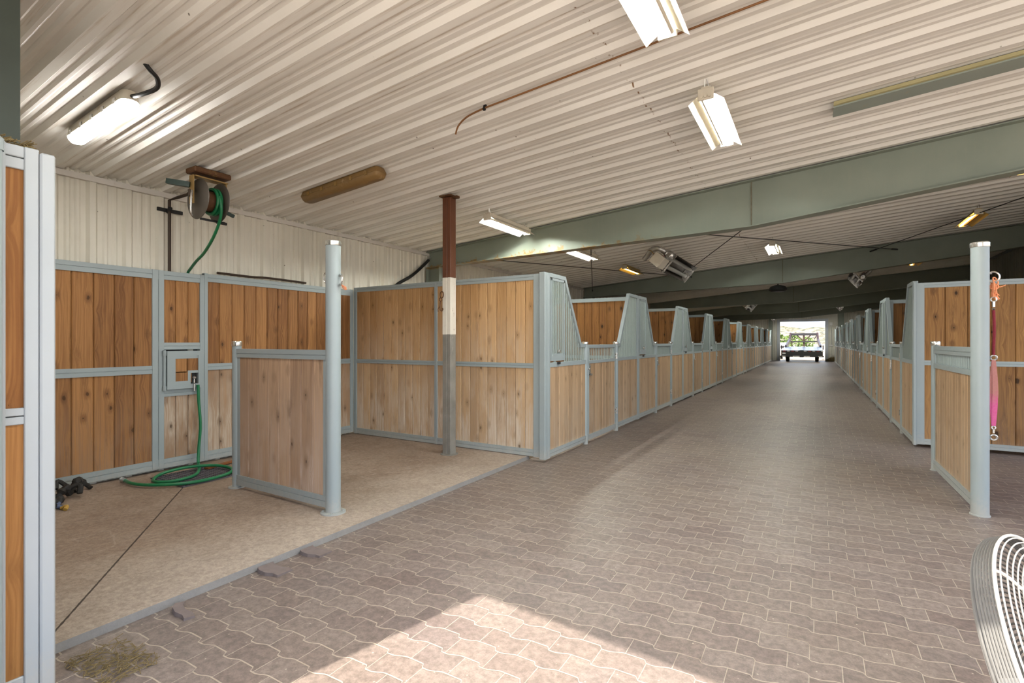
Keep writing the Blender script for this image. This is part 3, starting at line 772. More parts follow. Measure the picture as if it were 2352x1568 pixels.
m.tube([c+Vector((-.012,0,-.06)),c+Vector((-.04,-.004,-.10)),c+Vector((-.035,-.004,-.13))],.005,8); m.ring(c+Vector((0,0,.02)),.02,.005,(0,1,0.2))
o=m.build('snap_hook',RUSTY); tag(o,'rusty snap hook hanging from the ring on the brown and white steel post','hook')

# ------------------------------------------------------------------ lights
def fluor(tw=True):
    t = thing('strip_light','x','ceiling light',(0,0,0))
    L=.56
    m=MB()
    prof=[(-.135,-.062),(-.06,-.006),(-.03,.012),(.03,.012),(.06,-.006),(.135,-.062)]
    A=[];B=[];A2=[];B2=[]
    for u,v in prof:
        A.append(m.v((-L,u,v)));B.append(m.v((L,u,v)));A2.append(m.v((-L,u,v+.004)));B2.append(m.v((L,u,v+.004)))
    for i in range(5):
        m.face([A[i],A[i+1],B[i+1],B[i]]); m.face([A2[i],A2[i+1],B2[i+1],B2[i]])
        m.face([A[i],A[i+1],A2[i+1],A2[i]]); m.face([B[i],B[i+1],B2[i+1],B2[i]])
    m.face([A[0],B[0],B2[0],A2[0]]); m.face([A[5],B[5],B2[5],A2[5]])
    m.box((-L,-.035,.016),(L,.035,.06))
    m.build('reflector',FIXT,t,smooth=False)
    tb=MB(); tb.cyl((-L+.02,.028,-.022),(L-.02,.028,-.022),.016,12); tb.build('lit_tube',LIT,t)
    tb=MB(); tb.cyl((-L+.02,-.030,-.022),(L-.02,-.030,-.022),.014,12); tb.build('dark_tube',TUBEOFF,t)
    for s in (-1,1):
        e=MB(); x=s*L
        e.bbox((x-.012,-.06,-.045),(x+.012,.06,.045),.004)
        for q in (-.03,0,.03): e.cyl((x+s*.012,q,-.022),(x+s*.026,q,-.022),.013,10)
        e.build('end_bracket',FIXT,t)
        h=MB(); h.tube([(x*.9,0,.05),(x*.9,.01,.09),(x*.93,0,.135)],.004,6); h.tube([(x*.9,-.02,.05),(x*.96,-.01,.135)],.003,6); h.build('hanger',STEEL,t)
    return t
OLDREF = M_flat('aged_yellow_reflector',(.50,.36,.14),.5,0,.4,.3,6)
fx = [(-3.85,6.36,'lit strip light hung just in front of the first green frame, over the wash bay'),
      (-.745,4.81,'lit strip light on the ceiling between camera and first frame, fully in view'),
      (-.80,2.70,'lit strip light cut off by the top edge of the photo'),
      (-.74,12.0,'small lit strip light facing the camera behind the first green frame, mid aisle'),
      (2.41,12.15,'lit yellowish strip light above the right stalls, behind the first frame'),
      (2.33,8.55,'lit strip light at the right edge of the photo, half out of frame'),
      (-3.84,9.2,'lit strip light peeping out below the first frame on the left'),
      (-3.76,11.9,'lit yellowish strip light left of the tube heater'),
      (2.40,17.9,'small lit strip light far down, above the right stalls')]
flu = fluor()
for i,(x,y,l) in enumerate(fx):
    dz = .15
    if i==0: o=flu; o.location=(x,y,zc(x)-dz); o.rotation_euler=(0,0,PI/2)
    else: o=dup(flu,(x,y,zc(x)-dz),PI/2 if i not in (1,) else -PI/2)
    o['label']=l; o['group']='fluorescent strip lights'
    if i in (4,5,7,8):
        for c in o.children:
            if c.name.startswith('lit_tube'): c.data=c.data.copy(); c.data.materials[0]=LITY
            elif c.name.startswith('dark_tube'): c.data=c.data.copy(); c.data.materials[0]=RUSTY
            elif c.name.startswith('reflector'): c.data=c.data.copy(); c.data.materials[0]=OLDREF
for x,y in ((-.74,16.3),(-.74,23.6),(-.74,31.2),(-3.85,23.4),(2.40,23.4),(-3.85,31.0),(2.40,31.0),(-3.2,40.2),(-.74,40.2),(1.9,40.2)):  # unseen strip lights added behind the frames to brighten the far aisle
    dup(flu,(x,y,zc(x)-.15),PI/2,'strip light added unseen behind the green frames, to light the far aisle','fluorescent strip lights')
# dead fixture far down
o=dup(flu,(-3.3,16.0,zc(-3.3)-.2),PI/2,'dark unlit strip light hanging below the second frame on the left')
for c in o.children:
    if c.name.startswith('lit_tube'): c.data=c.data.copy(); c.data.materials[0]=TUBEOFF; c.name='dark_tube'
    elif c.name.startswith('reflector'): c.data=c.data.copy(); c.data.materials[0]=BLKMETAL

def vapor(name,label,x0,x1,y,lens,body,drop,w,h,square=False):
    t = thing(name,label,'ceiling light',((x0+x1)/2,y,0))
    xm=(x0+x1)/2; t.location=(xm,y,zc(xm)-drop); t.rotation_euler=(0,-math.atan(SLOPE),0)
    L=(x1-x0)/2; r=w/2
    def stad(rr,z,ex=0): # rounded-end outline
        pts=[]
        if square:
            c=.03; q=L-r+rr
            return [(q-c,-rr,z),(q,-rr+c,z),(q,rr-c,z),(q-c,rr,z),(-q+c,rr,z),(-q,rr-c,z),(-q,-rr+c,z),(-q+c,-rr,z)]
        for k in range(9): a=-PI/2+PI*k/8; pts.append((L-r+rr*math.cos(a)+ex,rr*math.sin(a),z))
        for k in range(9): a=PI/2+PI*k/8; pts.append((-L+r+rr*math.cos(a)-ex,rr*math.sin(a),z))
        return pts
    def loft(rs,mat,nm):
        m=MB(); rings=[[m.v(p) for p in q] for q in rs]
        for A,B in zip(rings,rings[1:]):
            n=len(A)
            for k in range(n): m.face([A[k],A[(k+1)%n],B[(k+1)%n],B[k]])
        m.face(rings[0][::-1]); m.face(rings[-1]); return m.build(nm,mat,t,ang=50)
    loft([stad(r*.8,drop-.024),stad(r,0),stad(r,-.008)],body,'housing')
    loft([stad(r*.97,-.009),stad(r*.9,-h*.6),stad(r*.7,-h)],lens,'lens')
    for k in range(5):
        for s in (-1,1):
            u=-L*.75+k*L*.375; MB().box((u-.018,s*r-.006,-.02),(u+.018,s*r+.006,.02)).build('clip',STEEL if body is not DUSTY else BRASS,t)
    return t
v=vapor('sealed_light','bright lit sealed light at the upper left with a black cable',-5.20,-4.19,1.735,LITLED,FIXT,.09,.125,.045)
m=MB(); pts=[]
P0=Vector((-4.20,1.735,zc(-4.2)-.07)); pts=[P0,P0+Vector((.12,.01,-.01)),P0+Vector((.28,.03,.0)),P0+Vector((.36,.0,.03)),P0+Vector((.40,-.06,.05)),P0+Vector((.39,-.10,.10))]
def smooth(pts,n=6):
    pts=[Vector(p) for p in pts]; out=[]
    for i in range(len(pts)-1):
        a=pts[max(i-1,0)];b=pts[i];c=pts[i+1];d=pts[min(i+2,len(pts)-1)]
        for k in range(n):
            t=k/n; out.append(.5*((2*b)+(c-a)*t+(2*a-5*b+4*c-d)*t*t+(3*b-a-3*c+d)*t**3))
    out.append(pts[-1]); return out
cab=m.tube(smooth(pts),.015,10).build('cable',BLACK); mw=v.matrix_world
bpy.context.view_layer.update()
cab.parent=v; cab.matrix_parent_inverse=v.matrix_world.inverted()
vapor('sealed_light','unlit sealed light coated in brown dust, over the wash bay',-5.12,-3.88,3.87,DUSTY,DUSTY,.075,.17,.06,True)

# ------------------------------------------------------------------ heaters
def heater():
    t=thing('tube_heater','x','heater',(0,0,0))
    L=.95
    m=MB(); prof=[(-.20,-.10),(-.17,-.02),(-.09,.06),(.09,.06),(.17,-.02),(.20,-.10)]
    A=[m.v((-L,u,v)) for u,v in prof];B=[m.v((L,u,v)) for u,v in prof]
    A2=[m.v((-L,u*1.03,v+.008)) for u,v in prof];B2=[m.v((L,u*1.03,v+.008)) for u,v in prof]
    for i in range(5):
        for a,b in ((A,B),(A2,B2)): m.face([a[i],a[i+1],b[i+1],b[i]])
        m.face([A[i],A[i+1],A2[i+1],A2[i]]); m.face([B[i],B[i+1],B2[i+1],B2[i]])
    m.face([A[0],B[0],B2[0],A2[0]]); m.face([A[5],B[5],B2[5],A2[5]])
    m.face(B[::-1])
    m.build('reflector_hood',REELD,t,smooth=False)
    for s in (-1,1):
        MB().cyl((-L-.05,s*.085,-.045),(L-.05,s*.085,-.045),.042,16).build('burner_tube',ALU,t)
    for x in (-L,L):
        f=MB(); f.box((x-.015,-.21,-.125),(x+.015,.21,-.095)); f.build('cross_bar',STEEL,t)
    f=MB(); f.box((L-.01,-.20,-.10),(L+.0,.20,.05)); f.build('end_plate',STEEL,t)
    b=MB(); b.bbox((-L-.42,-.05,-.09),(-L-.04,.17,.13),.01); bb=b.build('burner_box',FIXT,t)
    MB().box((-L-.3,-.052,.0),(-L-.2,-.05,.04)).build('warning_sticker',M_flat('red_label',(.5,.03,.02)),bb)
    m=MB(); m.lathe([(.0,-.09),(.05,-.09),(.085,-.06),(.085,.05),(.0,.05)],(-L-.2,-.13,-.06),18,(1,0,0)); m.lathe([(.045,-.12),(.045,-.08)],(-L-.2,-.13,-.06),14,(1,0,0)); m.build('fan_housing',STEEL,bb)
    d=MB(); d.tube(smooth([(-L-.2,-.13,.03),(-L-.28,-.12,.16),(-L-.22,-.02,.28),(-L-.05,.10,.33),(-L+.03,.22,.36)]),[.045+.006*(i%2) for i in range(25)],14); d.build('flexible_duct',ALU,t)
    c=MB(); c.tube(smooth([(-L-.3,.02,.13),(-L-.34,.0,.24),(-L-.2,.03,.31),(-L-.15,.0,.14)]),.008,8); c.build('gas_line',BRASS,t)
    for x in (-L*.75,L*.75):
        h=MB(); h.tube([(x,.12,.04),(x,.16,.30)],.004,6); h.tube([(x,-.12,.04),(x,.16,.30)],.004,6); h.build('hanger_chain',BLKMETAL,t)
    return t
H=heater()
def place(o,x,y,z,side,lab):
    # side -1: left row, underside turned to the aisle (+x); +1: right row
    o.location=(x,y,z); o.rotation_euler=(math.radians(-50)*(1 if side<0 else -1) if True else 0,0,PI/2)
    o['label']=lab; o['group']='tube heaters hung along the aisle'
hs=[(-2.50,10.95,3.02,-1,'nearest tube heater with silver duct, hung behind the first green frame'),
    (1.05,17.6,3.30,1,'tube heater hung over the right stalls, second from the camera'),
    (-2.45,24.3,3.02,-1,'third tube heater down the aisle, over the left stalls'),
    (1.10,31.3,3.30,1,'fourth tube heater down the aisle, over the right stalls'),
    (-2.40,38.3,3.05,-1,'farthest tube heater, over the left stalls near the doorway')]
for i,a in enumerate(hs):
    o = H if i==0 else dup(H,(0,0,0))
    place(o,*a)

m=MB(); x,y=-1.015,18.2; z=2.98+.16
t=thing('ceiling_speaker','round black ceiling speaker under the second green frame','speaker',(x,y,z))
MB().lathe([(0,-.12),(.2,-.11),(.27,-.05),(.22,.05),(.08,.1),(0,.1)],(0,0,0),24).build('bell',BLACK,t)
MB().tube([(0,0,.08),(0,0,zc(x)-z-.03)],.02,8).build('stem',BLACK,t)
x,y=-2.95,8.15; z=zc(x)-.25
t=thing('security_camera','small grey security camera hung left of the nearest tube heater','camera',(x,y,z))
MB().cyl((-.10,.0,-.02),(.12,0,-.02),.05,14).build('body',ALU,t); MB().cyl((.12,0,-.02),(.16,0,-.02),.055,14).build('hood',BLKMETAL,t)
m=MB(); m.tube([(-.06,0,.0),(-.06,0,.23)],.012,8); m.box((-.10,-.04,.20),(-.02,.04,.23)); m.build('mount',STEEL,t)

# bracing rods and wires
def rod(a,b,label,r=.008,cat='rod',name='bracing_rod',mat=BLKMETAL):
    t=thing(name,label,cat,a,group='roof bracing rods'); off=a
    MB().cyl(a,b,r,8).build('rod',mat,t,off)
    d=(Vector(b)-Vector(a)); p=Vector(b)-d.normalized()*.25
    MB().cyl(p,Vector(b)-d.normalized()*.02,r*2.4,8).build('turnbuckle',mat,t,off)
zz=lambda x: zc(x)-.085
rod((-.15,7.40,zz(-.15)-.1),(-3.3,14.5,zz(-3.3)-.08),'thin dark bracing rod slanting down left under the ceiling behind the first frame')
rod((-2.6,7.40,zz(-2.6)-.15),(1.62,14.5,zz(1.62)-.12),'thin dark bracing rod slanting right under the ceiling behind the first frame')
rod((4.3,7.40,zz(4.3)-.1),(1.1,14.5,zz(1.1)-.08),'thin dark bracing rod at the right, under the ceiling behind the first frame')
rod((-5.7,7.40,zz(-5.7)-.06),(-2.9,14.5,zz(-2.9)-.08),'thin dark bracing rod low on the left, running to the nearest tube heater')
rod((-3.0,7.40,zz(-3.0)-.1),(-5.8,14.5,zz(-5.8)-.08),'thin dark bracing rod dropping behind the first left stall front')
# conduit with a drooping end
m=MB(); zq=lambda x: zc(x)-.045
m.tube([(XR-.1,3.5,zq(XR-.1)),(-2.36,3.5,zq(-2.36))]+smooth([(-2.36,3.5,zq(-2.36)),(-2.55,3.53,zq(-2.55)),(-2.68,3.58,zq(-2.68)-.02),(-2.74,3.62,zq(-2.74)-.06)])[1:],.0075,8)
t=thing('rusty_conduit','thin rusty conduit along the ceiling with a drooping end','conduit',(-2.36,3.5,zq(-2.36)))
m.build('pipe',M_flat('brown_conduit',(.22,.10,.035),.6,0,.4,.4,3),t,t.location)
m=MB(); m.bar((-2.35,3.49,zq(-2.35)-.02),(-2.35,3.51,zq(-2.35)+.03),.02,.02); m.build('clip',BLACK,t,t.location)
t=thing('steel_channel','pale green steel channel fixed along the ceiling at the upper right','channel',(.145,5.58,zc(.145)-.07))
m=MB(); a,b=.145,4.5
for y0_,y1_,d0,d1 in ((5.47,5.70,.062,.05),(5.47,5.482,.05,.03),(5.688,5.70,.05,.03)):
    m.hexa([(a,y0_,zc(a)-d0),(b,y0_,zc(b)-d0),(b,y1_,zc(b)-d0),(a,y1_,zc(a)-d0),(a,y0_,zc(a)-d1),(b,y0_,zc(b)-d1),(b,y1_,zc(b)-d1),(a,y1_,zc(a)-d1)])
m.build('channel_body',GREENC,t,t.location,smooth=False)
m=MB(); m.hexa([(a,5.435,zc(a)-.05),(b,5.435,zc(b)-.05),(b,5.468,zc(b)-.05),(a,5.468,zc(a)-.05),(a,5.435,zc(a)-.02),(b,5.435,zc(b)-.02),(b,5.468,zc(b)-.02),(a,5.468,zc(a)-.02)])
m.build('yellowed_strip',M_flat('yellowed_sealant',(.42,.38,.20),.6),t,t.location,smooth=False)

# ------------------------------------------------------------------ wash bay plumbing
t=thing('hose_reel','ceiling hose reel wound with green hose in the wash bay','hose reel',(-5.2,2.86,zc(-5.2)-.04)); off=t.location.copy()
zr=zc(-5.2)
C=Vector((-5.14,2.78,2.86))
m=MB(); m.bbox((-5.34,2.66,zr-.085),(-5.16,3.02,zr-.03),.01); m.build('mounting_board',RUSTY,t,off)
m=MB(); m.box((-5.29,2.68,zr-.125),(-5.19,3.0,zr-.112))
for y in (2.67,2.99):
    m.box((-5.275,y-.006,2.80),(-5.205,y+.006,zr-.112))
m.build('yoke',BRASS,t,off)
C=Vector((-5.24,2.83,2.86))
for y in (2.73,2.93):
    m=MB(); m.lathe([(0,-.006),(.19,-.006),(.20,0),(.19,.006),(0,.006)],(C.x,y,C.z),36,(0,1,0)); m.build('side_disc',REELD,t,off)
m=MB(); m.cyl((C.x,2.74,C.z),(C.x,2.92,C.z),.10,24); m.build('drum',RUSTY,t,off)
m=MB()
for k in range(2): m.ring((C.x,2.835+.035*k+.02,C.z),.125,.016,(0,1,0),28)
m.build('wound_hose',HOSE,t,off)
m=MB(); m.tube(smooth([(-5.205,2.655,2.92),(-5.19,2.64,2.85),(-5.20,2.64,2.72),(-5.215,2.66,2.68)]),.010,8); m.build('lock_arm',STEEL,t,off)
m=MB(); m.box((-5.23,2.74,2.655),(-5.21,2.98,2.675)); m.cyl((-5.22,2.9,2.66),(-5.22,3.0,2.66),.015,8); m.build('hose_guide',BLACK,t,off)
m=MB(); m.bar((-5.26,2.67,2.985),(-5.45,2.55,3.02),.05,.05); m.bar((-5.25,3.0,2.79),(-5.24,3.09,2.76),.03,.03); m.build('side_bracket',M_flat('dark_green_bracket',(.012,.03,.022)),t,off)
m=MB(); m.tube(smooth([(-5.115,2.87,2.90),(-5.10,2.88,2.78),(-5.17,2.90,2.66),(-5.34,2.93,2.52),(-5.62,2.99,2.40),(-5.86,3.03,2.33),(-6.06,3.07,2.265),(-6.125,3.08,2.23),(-6.13,3.085,2.15)]),.015,10); m.build('hanging_hose',HOSE,t,off)

t=thing('water_pipe','brown iron water pipe up the ribbed wall to the hose reel','pipe',(-6.09,2.87,2.26)); off=t.location.copy()
m=MB(); m.tube([(-6.09,2.87,2.20),(-6.09,2.87,3.0),(-5.95,2.88,3.01),(-5.75,2.885,3.015),(-5.45,2.83,3.04),(-5.26,2.66,2.93),(-5.24,2.66,2.87)],.016,10); m.build('pipe_run',IRON,t,off)
m=MB(); m.bbox((-6.13,2.76,2.87),(-6.11,3.02,2.91),.004); m.cyl((-6.11,2.87,2.86),(-6.07,2.87,2.92),.022,8); m.build('pipe_strap',BLACK,t,off)

m=MB()
zf=.077
pts=[(BX+.085,3.13,.96),(BX+.085,3.135,.80),(BX+.095,3.15,.50),(BX+.10,3.13,.25),(-5.95,3.10,.10),(-5.86,3.06,zf),(-5.70,2.98,zf),(-5.48,2.82,zf),(-5.42,2.62,zf),(-5.52,2.50,zf),(-5.66,2.52,zf),(-5.76,2.66,zf+.02),(-5.76,2.9,zf+.03),(-5.62,3.12,zf+.02),(-5.42,3.17,zf),(-5.26,3.05,zf),(-5.20,2.85,zf),(-5.22,2.66,zf),(-5.34,2.50,zf),(-5.52,2.38,zf),(-5.70,2.345,zf),(-5.86,2.36,zf)]
t=thing('garden_hose','green hose hanging from the tap hatch and coiled on the concrete','hose',(-5.5,2.8,.045)); off=t.location.copy()
m.tube(smooth(pts,8),.0155,10); m.build('hose',HOSE,t,off)
m=MB(); m.cyl((-5.86,2.36,zf),(-5.93,2.365,zf),.019,12); m.lathe([(.0,0),(.022,0),(.022,.02),(0,.02)],(-5.93,2.365,zf),12,(-1,0,0)); m.build('hose_coupling',STEEL,t,off)
# floor drain grate
t=thing('drain_grate','black rubber drain grate under the coiled green hose','drain',(-5.5,2.8,.045)); off=(-5.5,2.8,.045)
m=MB(); gx0,gx1,gy0,gy1=-5.84,-5.22,2.58,3.24
for k in range(18): y=gy0+(gy1-gy0)*k/17; m.box((gx0,y-.006,.045),(gx1,y+.006,.058))
for k in range(18): x=gx0+(gx1-gx0)*k/17; m.box((x-.006,gy0,.045),(x+.006,gy1,.057))
m.build('grid',M_flat('grate_grey',(.10,.09,.10),.6,0,.4,.4,20),t,off); MB().box((gx0,gy0,.0452),(gx1,gy1,.048)).build('sump',BLACK,t,off)
MB().bar((-5.84,3.55,.062),(-5.69,3.05,.070),.055,.016).build('wood_strip',M_wood('strip_wood',(.32,.115,.035),(.2,.07,.02)))
tag(bpy.data.objects['wood_strip'],'reddish wooden strip lying along the foot of the wash bay wall','board')
# crumpled tack in the left corner
t=thing('leather_halter','crumpled black leather strap on the concrete at the left wall','strap',(-5.7,1.85,.045)); off=t.location.copy()
m=MB(); P=[(-5.95,2.05,.11),(-5.88,1.99,.16),(-5.80,1.95,.14),(-5.77,1.90,.09),(-5.70,1.84,.15),(-5.66,1.78,.10),(-5.58,1.76,.075),(-5.52,1.70,.09),(-5.42,1.66,.06)]
m.tube(smooth(P),[.028+.012*math.sin(i*1.7) for i in range(len(smooth(P)))],8)
m.tube(smooth([(-5.93,2.03,.13),(-5.95,2.08,.09),(-5.91,2.10,.06)]),.02,8); m.tube(smooth([(-5.74,1.86,.13),(-5.70,1.94,.16),(-5.66,1.93,.09)]),.022,8); m.tube(smooth([(-5.85,1.93,.10),(-5.92,1.86,.18),(-5.87,1.83,.12)]),.018,8)
m.build('strap',M_flat('black_leather',(.018,.016,.014),.6,0,.4,.4,20),t,off)
m=MB(); m.tube(smooth([(-5.52,1.74,.075),(-5.46,1.71,.07),(-5.43,1.73,.06)]),.016,8); m.build('blue_scrap',M_flat('blue_scrap',(.10,.14,.25)),t,off)
m=MB(); m.tube(smooth([(-5.40,1.72,.06),(-5.36,1.74,.075),(-5.33,1.72,.06)]),.016,8); m.build('yellow_scrap',M_flat('yellow_scrap',(.45,.28,.06)),t,off)
# black pipe insulated, top right of wash bay wall
t=thing('black_pipe','black insulated pipe slanting down beside the first green frame column','pipe',(-6.05,6.3,2.4)); off=t.location.copy()
m=MB(); m.tube(smooth([(-6.07,6.1,2.20),(-6.07,6.40,2.42),(-6.07,6.75,2.60),(-6.06,7.05,2.82),(-6.05,7.18,2.93)]),.027,10); m.build('pipe',BLACK,t,off)
m=MB(); m.cyl((-6.05,7.18,2.93),(-6.045,7.22,2.99),.018,8); m.build('pipe_end',STEEL,t,off)
m=MB(); m.tube(smooth([(-6.075,3.38,2.262),(-6.075,3.8,2.26),(-6.075,4.05,2.27),(-6.075,4.6,2.262)]),.014,8)
m.build('iron_rod',IRON); tag(bpy.data.objects['iron_rod'],'dark iron rod lying along the top rail of the wash bay wall','rod')

# ------------------------------------------------------------------ straps and twine
t=thing('cross_tie','pink and maroon cross tie strap hanging from the right round post on orange twine','strap',(1.27,5.67,1.98)); off=(1.27,5.67,1.98)
X,Y=1.272,5.67
m=MB(); rr=random.Random(2)
for k in range(3): m.ring((X+rr.uniform(-.006,.01),Y+rr.uniform(-.01,.01),1.965-.03*k),.018+.004*k,.0055,(rr.uniform(-1,1),1,rr.uniform(-.6,.6)),14,6)
for k in range(9):
    a=rr.uniform(-.05,.05); b=rr.uniform(-.02,.04)
    m.tube(smooth([(X,Y,1.95),(X+a*.5,Y+rr.uniform(-.03,.03),1.90-rr.random()*.03),(X+b,Y+rr.uniform(-.02,.02),1.83-rr.random()*.04)]),.0045,6)
m.tube(smooth([(X,Y,1.905),(X+.04,Y,1.90),(X+.075,Y,1.915)]),.004,6)
m.build('twine_knot',TWINE,t,off)
def snap(zt,dn=1):
    m=MB(); m.ring((X,Y,zt),.019,.0055,(0,1,0),16,8); m.cyl((X,Y,zt-.02),(X,Y,zt-.065),.010,10); m.lathe([(0,-.012),(.013,0),(0,.012)],(X,Y,zt-.08),10); return m
snap(1.80).build('upper_snap',STEEL,t,off)
MB().tube(smooth([(X,Y,1.71),(X+.004,Y,1.55),(X,Y,1.40),(X,Y,1.335)]),.0105,8).build('cord',MAROON,t,off)
m=MB(); m.ring((X,Y,1.315),.020,.007,(0,1,.3),16,8); m.build('middle_ring',STEEL,t,off)
m=MB()
for s,wd in ((-1,.028),(1,.024)):
    pts=[]; n=24
    for k in range(n+1):
        f=k/n; z=1.295-f*.545; tw=math.sin(f*PI)*(.010 if f<.55 else .008)
        pts.append((X+s*tw,Y,z))
    for p,q in zip(pts,pts[1:]): m.bar(p,q,.004,.028+.012*math.sin(PI*(p[2]-.75)/.55),up=(1,.25,0))
m.build('webbing',PINK,t,off)
m=MB(); m.ring((X,Y,.735),.012,.005,(0,1,0),14,8); m.cyl((X,Y,.72),(X,Y,.69),.007,8); m.ring((X,Y,.655),.022,.0075,(0,1,.2),16,8); m.build('lower_snap',STEEL,t,off)
m=MB(); c=Vector((-3.335,2.865,1.885))
for k in range(6): m.tube(smooth([c+Vector((0,0,.03)),c+Vector((.015+.008*k,rr.uniform(-.01,.01),rr.uniform(-.012,.014))),c+Vector((.035+.008*rr.random(),0,rr.uniform(-.02,.02)))]),.003,5)
m.build('twine_scrap',TWINE); tag(bpy.data.objects['twine_scrap'],'scrap of orange twine on the ring of the wash bay round post','twine')

# ------------------------------------------------------------------ loose pavers on the slab edge
def loose(x,y,rz,tilt,l,w,label):
    m=MB(); n=14; top=[];
    prof=[]
    for k in range(n+1):
        u=-l/2+l*k/n; o=.011*max(-1,min(1,2.2*(abs(((u/.212+.12)%1)*2-1)*2-1))); prof.append((u,-w/2-o))
    for k in range(n,-1,-1):
        u=-l/2+l*k/n; o=.011*max(-1,min(1,2.2*(abs(((u/.212+.12)%1)*2-1)*2-1))); prof.append((u,w/2-o))
    m.prism(prof, lambda u,v,z:(u,v,z), -.012,.014)
    o=m.build('loose_paver',LOOSE,smooth=False); o.location=(x,y,.005); o.rotation_euler=(tilt[0],tilt[1],rz)
    tag(o,label,'paver','lifted pavers along the concrete edge')
LOOSE=M_flat('loose_paver_stone',(.185,.148,.138),.8,0,.3,.25,25)
loose(-2.94,2.30,.10,(-.05,.07),.17,.11,'lifted paver at the concrete edge, topmost of the three in the photo')
loose(-2.93,1.985,.05,(-.05,.07),.18,.11,'lifted paver at the concrete edge, middle of the three in the photo')
loose(-2.90,1.43,-.25,(-.10,.05),.19,.05,'narrow lifted paver sliver at the concrete edge, closest to the camera')
m=MB(); rr=random.Random(9)
for i in range(260):
    x=-2.80+rr.random()*.36-.1; y=.93+rr.random()*.22+.12*(x+2.8); a=rr.random()*PI; l=.01+rr.random()*.025; z=.004+rr.random()*.014
    m.bar((x-l*math.cos(a),y-l*math.sin(a),z),(x+l*math.cos(a),y+l*math.sin(a),z+rr.uniform(-.003,.008)),.0025,.0018)
m.build('straw_litter',STRAW); tag(bpy.data.objects['straw_litter'],'dark straw litter at the foot of the near left post','straw',kind='stuff')

# ------------------------------------------------------------------ drum fan at the right edge
FC=Vector(((.859*1.150-.512)*1.2,(.512*1.150+.859)*1.2,1.45-.719*1.2)); Rf=.38
vw=(FC-Vector((0,0,1.45))).normalized(); pr=vw.cross(Vector((0,0,1))).normalized(); up_=pr.cross(vw)
ax=(pr*math.cos(.38)*.968+up_*math.sin(.38)*.968-vw*.25).normalized()
t=thing('drum_fan','white drum fan with a round wire guard at the lower right edge','fan',(FC.x,FC.y,0)); off=t.location.copy()
def ring3(m,c,r,tt,n=64,k=6): m.ring(c,r,tt,ax,n,k)
m=MB()
for k in range(7): ring3(m,FC-ax*(.004+.006*k),Rf+.002,.0024,72,5)
m.build('side_cage',FAND,t,off)
m=MB(); ring3(m,FC+ax*0,Rf+.003,.004,72,8); m.build('rim',FANW,t,off)
m=MB(); r=.05
while r<Rf-.004:
    dome=.05*math.sqrt(max(0,1-(r/Rf)**2)); ring3(m,FC+ax*dome,r,.0018,72,6); r+=.0125
m.build('wire_guard',FANW,t,off)
m=MB(); r=.05
while r<Rf-.004: ring3(m,FC-ax*(.042+.05*math.sqrt(max(0,1-(r/Rf)**2))),r,.0026,64,5); r+=.0125
m.build('rear_guard',FAND,t,off)
m=MB(); e1=ax.orthogonal().normalized(); e2=ax.cross(e1)
for k in range(8):
    a=2*PI*k/8+.32; d=e1*math.cos(a)+e2*math.sin(a)
    m.tube([FC+d*(Rf*f)+ax*(.047*math.sqrt(max(0,1-f*f))) for f in (.05,.2,.4,.6,.75,.86,.94,.985,1.0)],.004,6)
m.build('guard_ribs',FANW,t,off)
m=MB(); m.lathe([(0,.065),(.05,.06),(.055,.04),(0,.04)],FC,20,ax); m.build('guard_badge',FAND,t,off)
for k in range(3):
    a=2*PI*k/3; m=MB()
    d=e1*math.cos(a)+e2*math.sin(a); s_=ax.cross(d)
    q=[]
    for f,wd in ((.12,.04),(.3,.07),(.6,.10),(.9,.12)):
        q.append((FC-ax*.02+d*Rf*f-s_*wd-ax*.025, FC-ax*.02+d*Rf*f+s_*wd+ax*.025))
    for (a1,b1),(a2,b2) in zip(q,q[1:]):
        th=ax*.003
        m.hexa([a1-th,b1-th,b2-th,a2-th,a1+th,b1+th,b2+th,a2+th])
    m.build('blade',ALU,t,off)
m=MB(); m.cyl(FC-ax*.10,FC-ax*.03,.07,18); m.build('motor',BLKMETAL,t,off)
m=MB(); sid=ax.cross(Vector((0,0,1))).normalized()
for s in (-1,1):
    c=FC+sid*s*(Rf+.03)-ax*.12
    m.tube([c+Vector((0,0,.02)),(c.x,c.y,.14),(c.x+ax.x*.2,c.y+ax.y*.2,.03)],.016,8); m.tube([(c.x,c.y,.14),(c.x-ax.x*.2,c.y-ax.y*.2,.03)],.016,8)
m.tube([(FC+sid*(Rf+.03)-ax*.12)*1.0+Vector((0,0,-.40)),(FC-sid*(Rf+.03)-ax*.12)+Vector((0,0,-.40))],.014,8)
m.build('stand',FANW,t,off)
for s in (-1,1):
    c=FC+sid*s*(Rf+.03)-ax*.12
    MB().cyl(c-sid*s*.04,c+sid*s*.03,.02,12).build('pivot_knob',WHITEPL,t,off)
    w_=MB(); cc=Vector((c.x-ax.x*.2,c.y-ax.y*.2,.032)); w_.cyl(cc-sid*.02,cc+sid*.02,.032,16)
    cc=Vector((c.x+ax.x*.2,c.y+ax.y*.2,.032)); w_.cyl(cc-sid*.02,cc+sid*.02,.032,16); w_.build('wheel',BLACK,t,off)

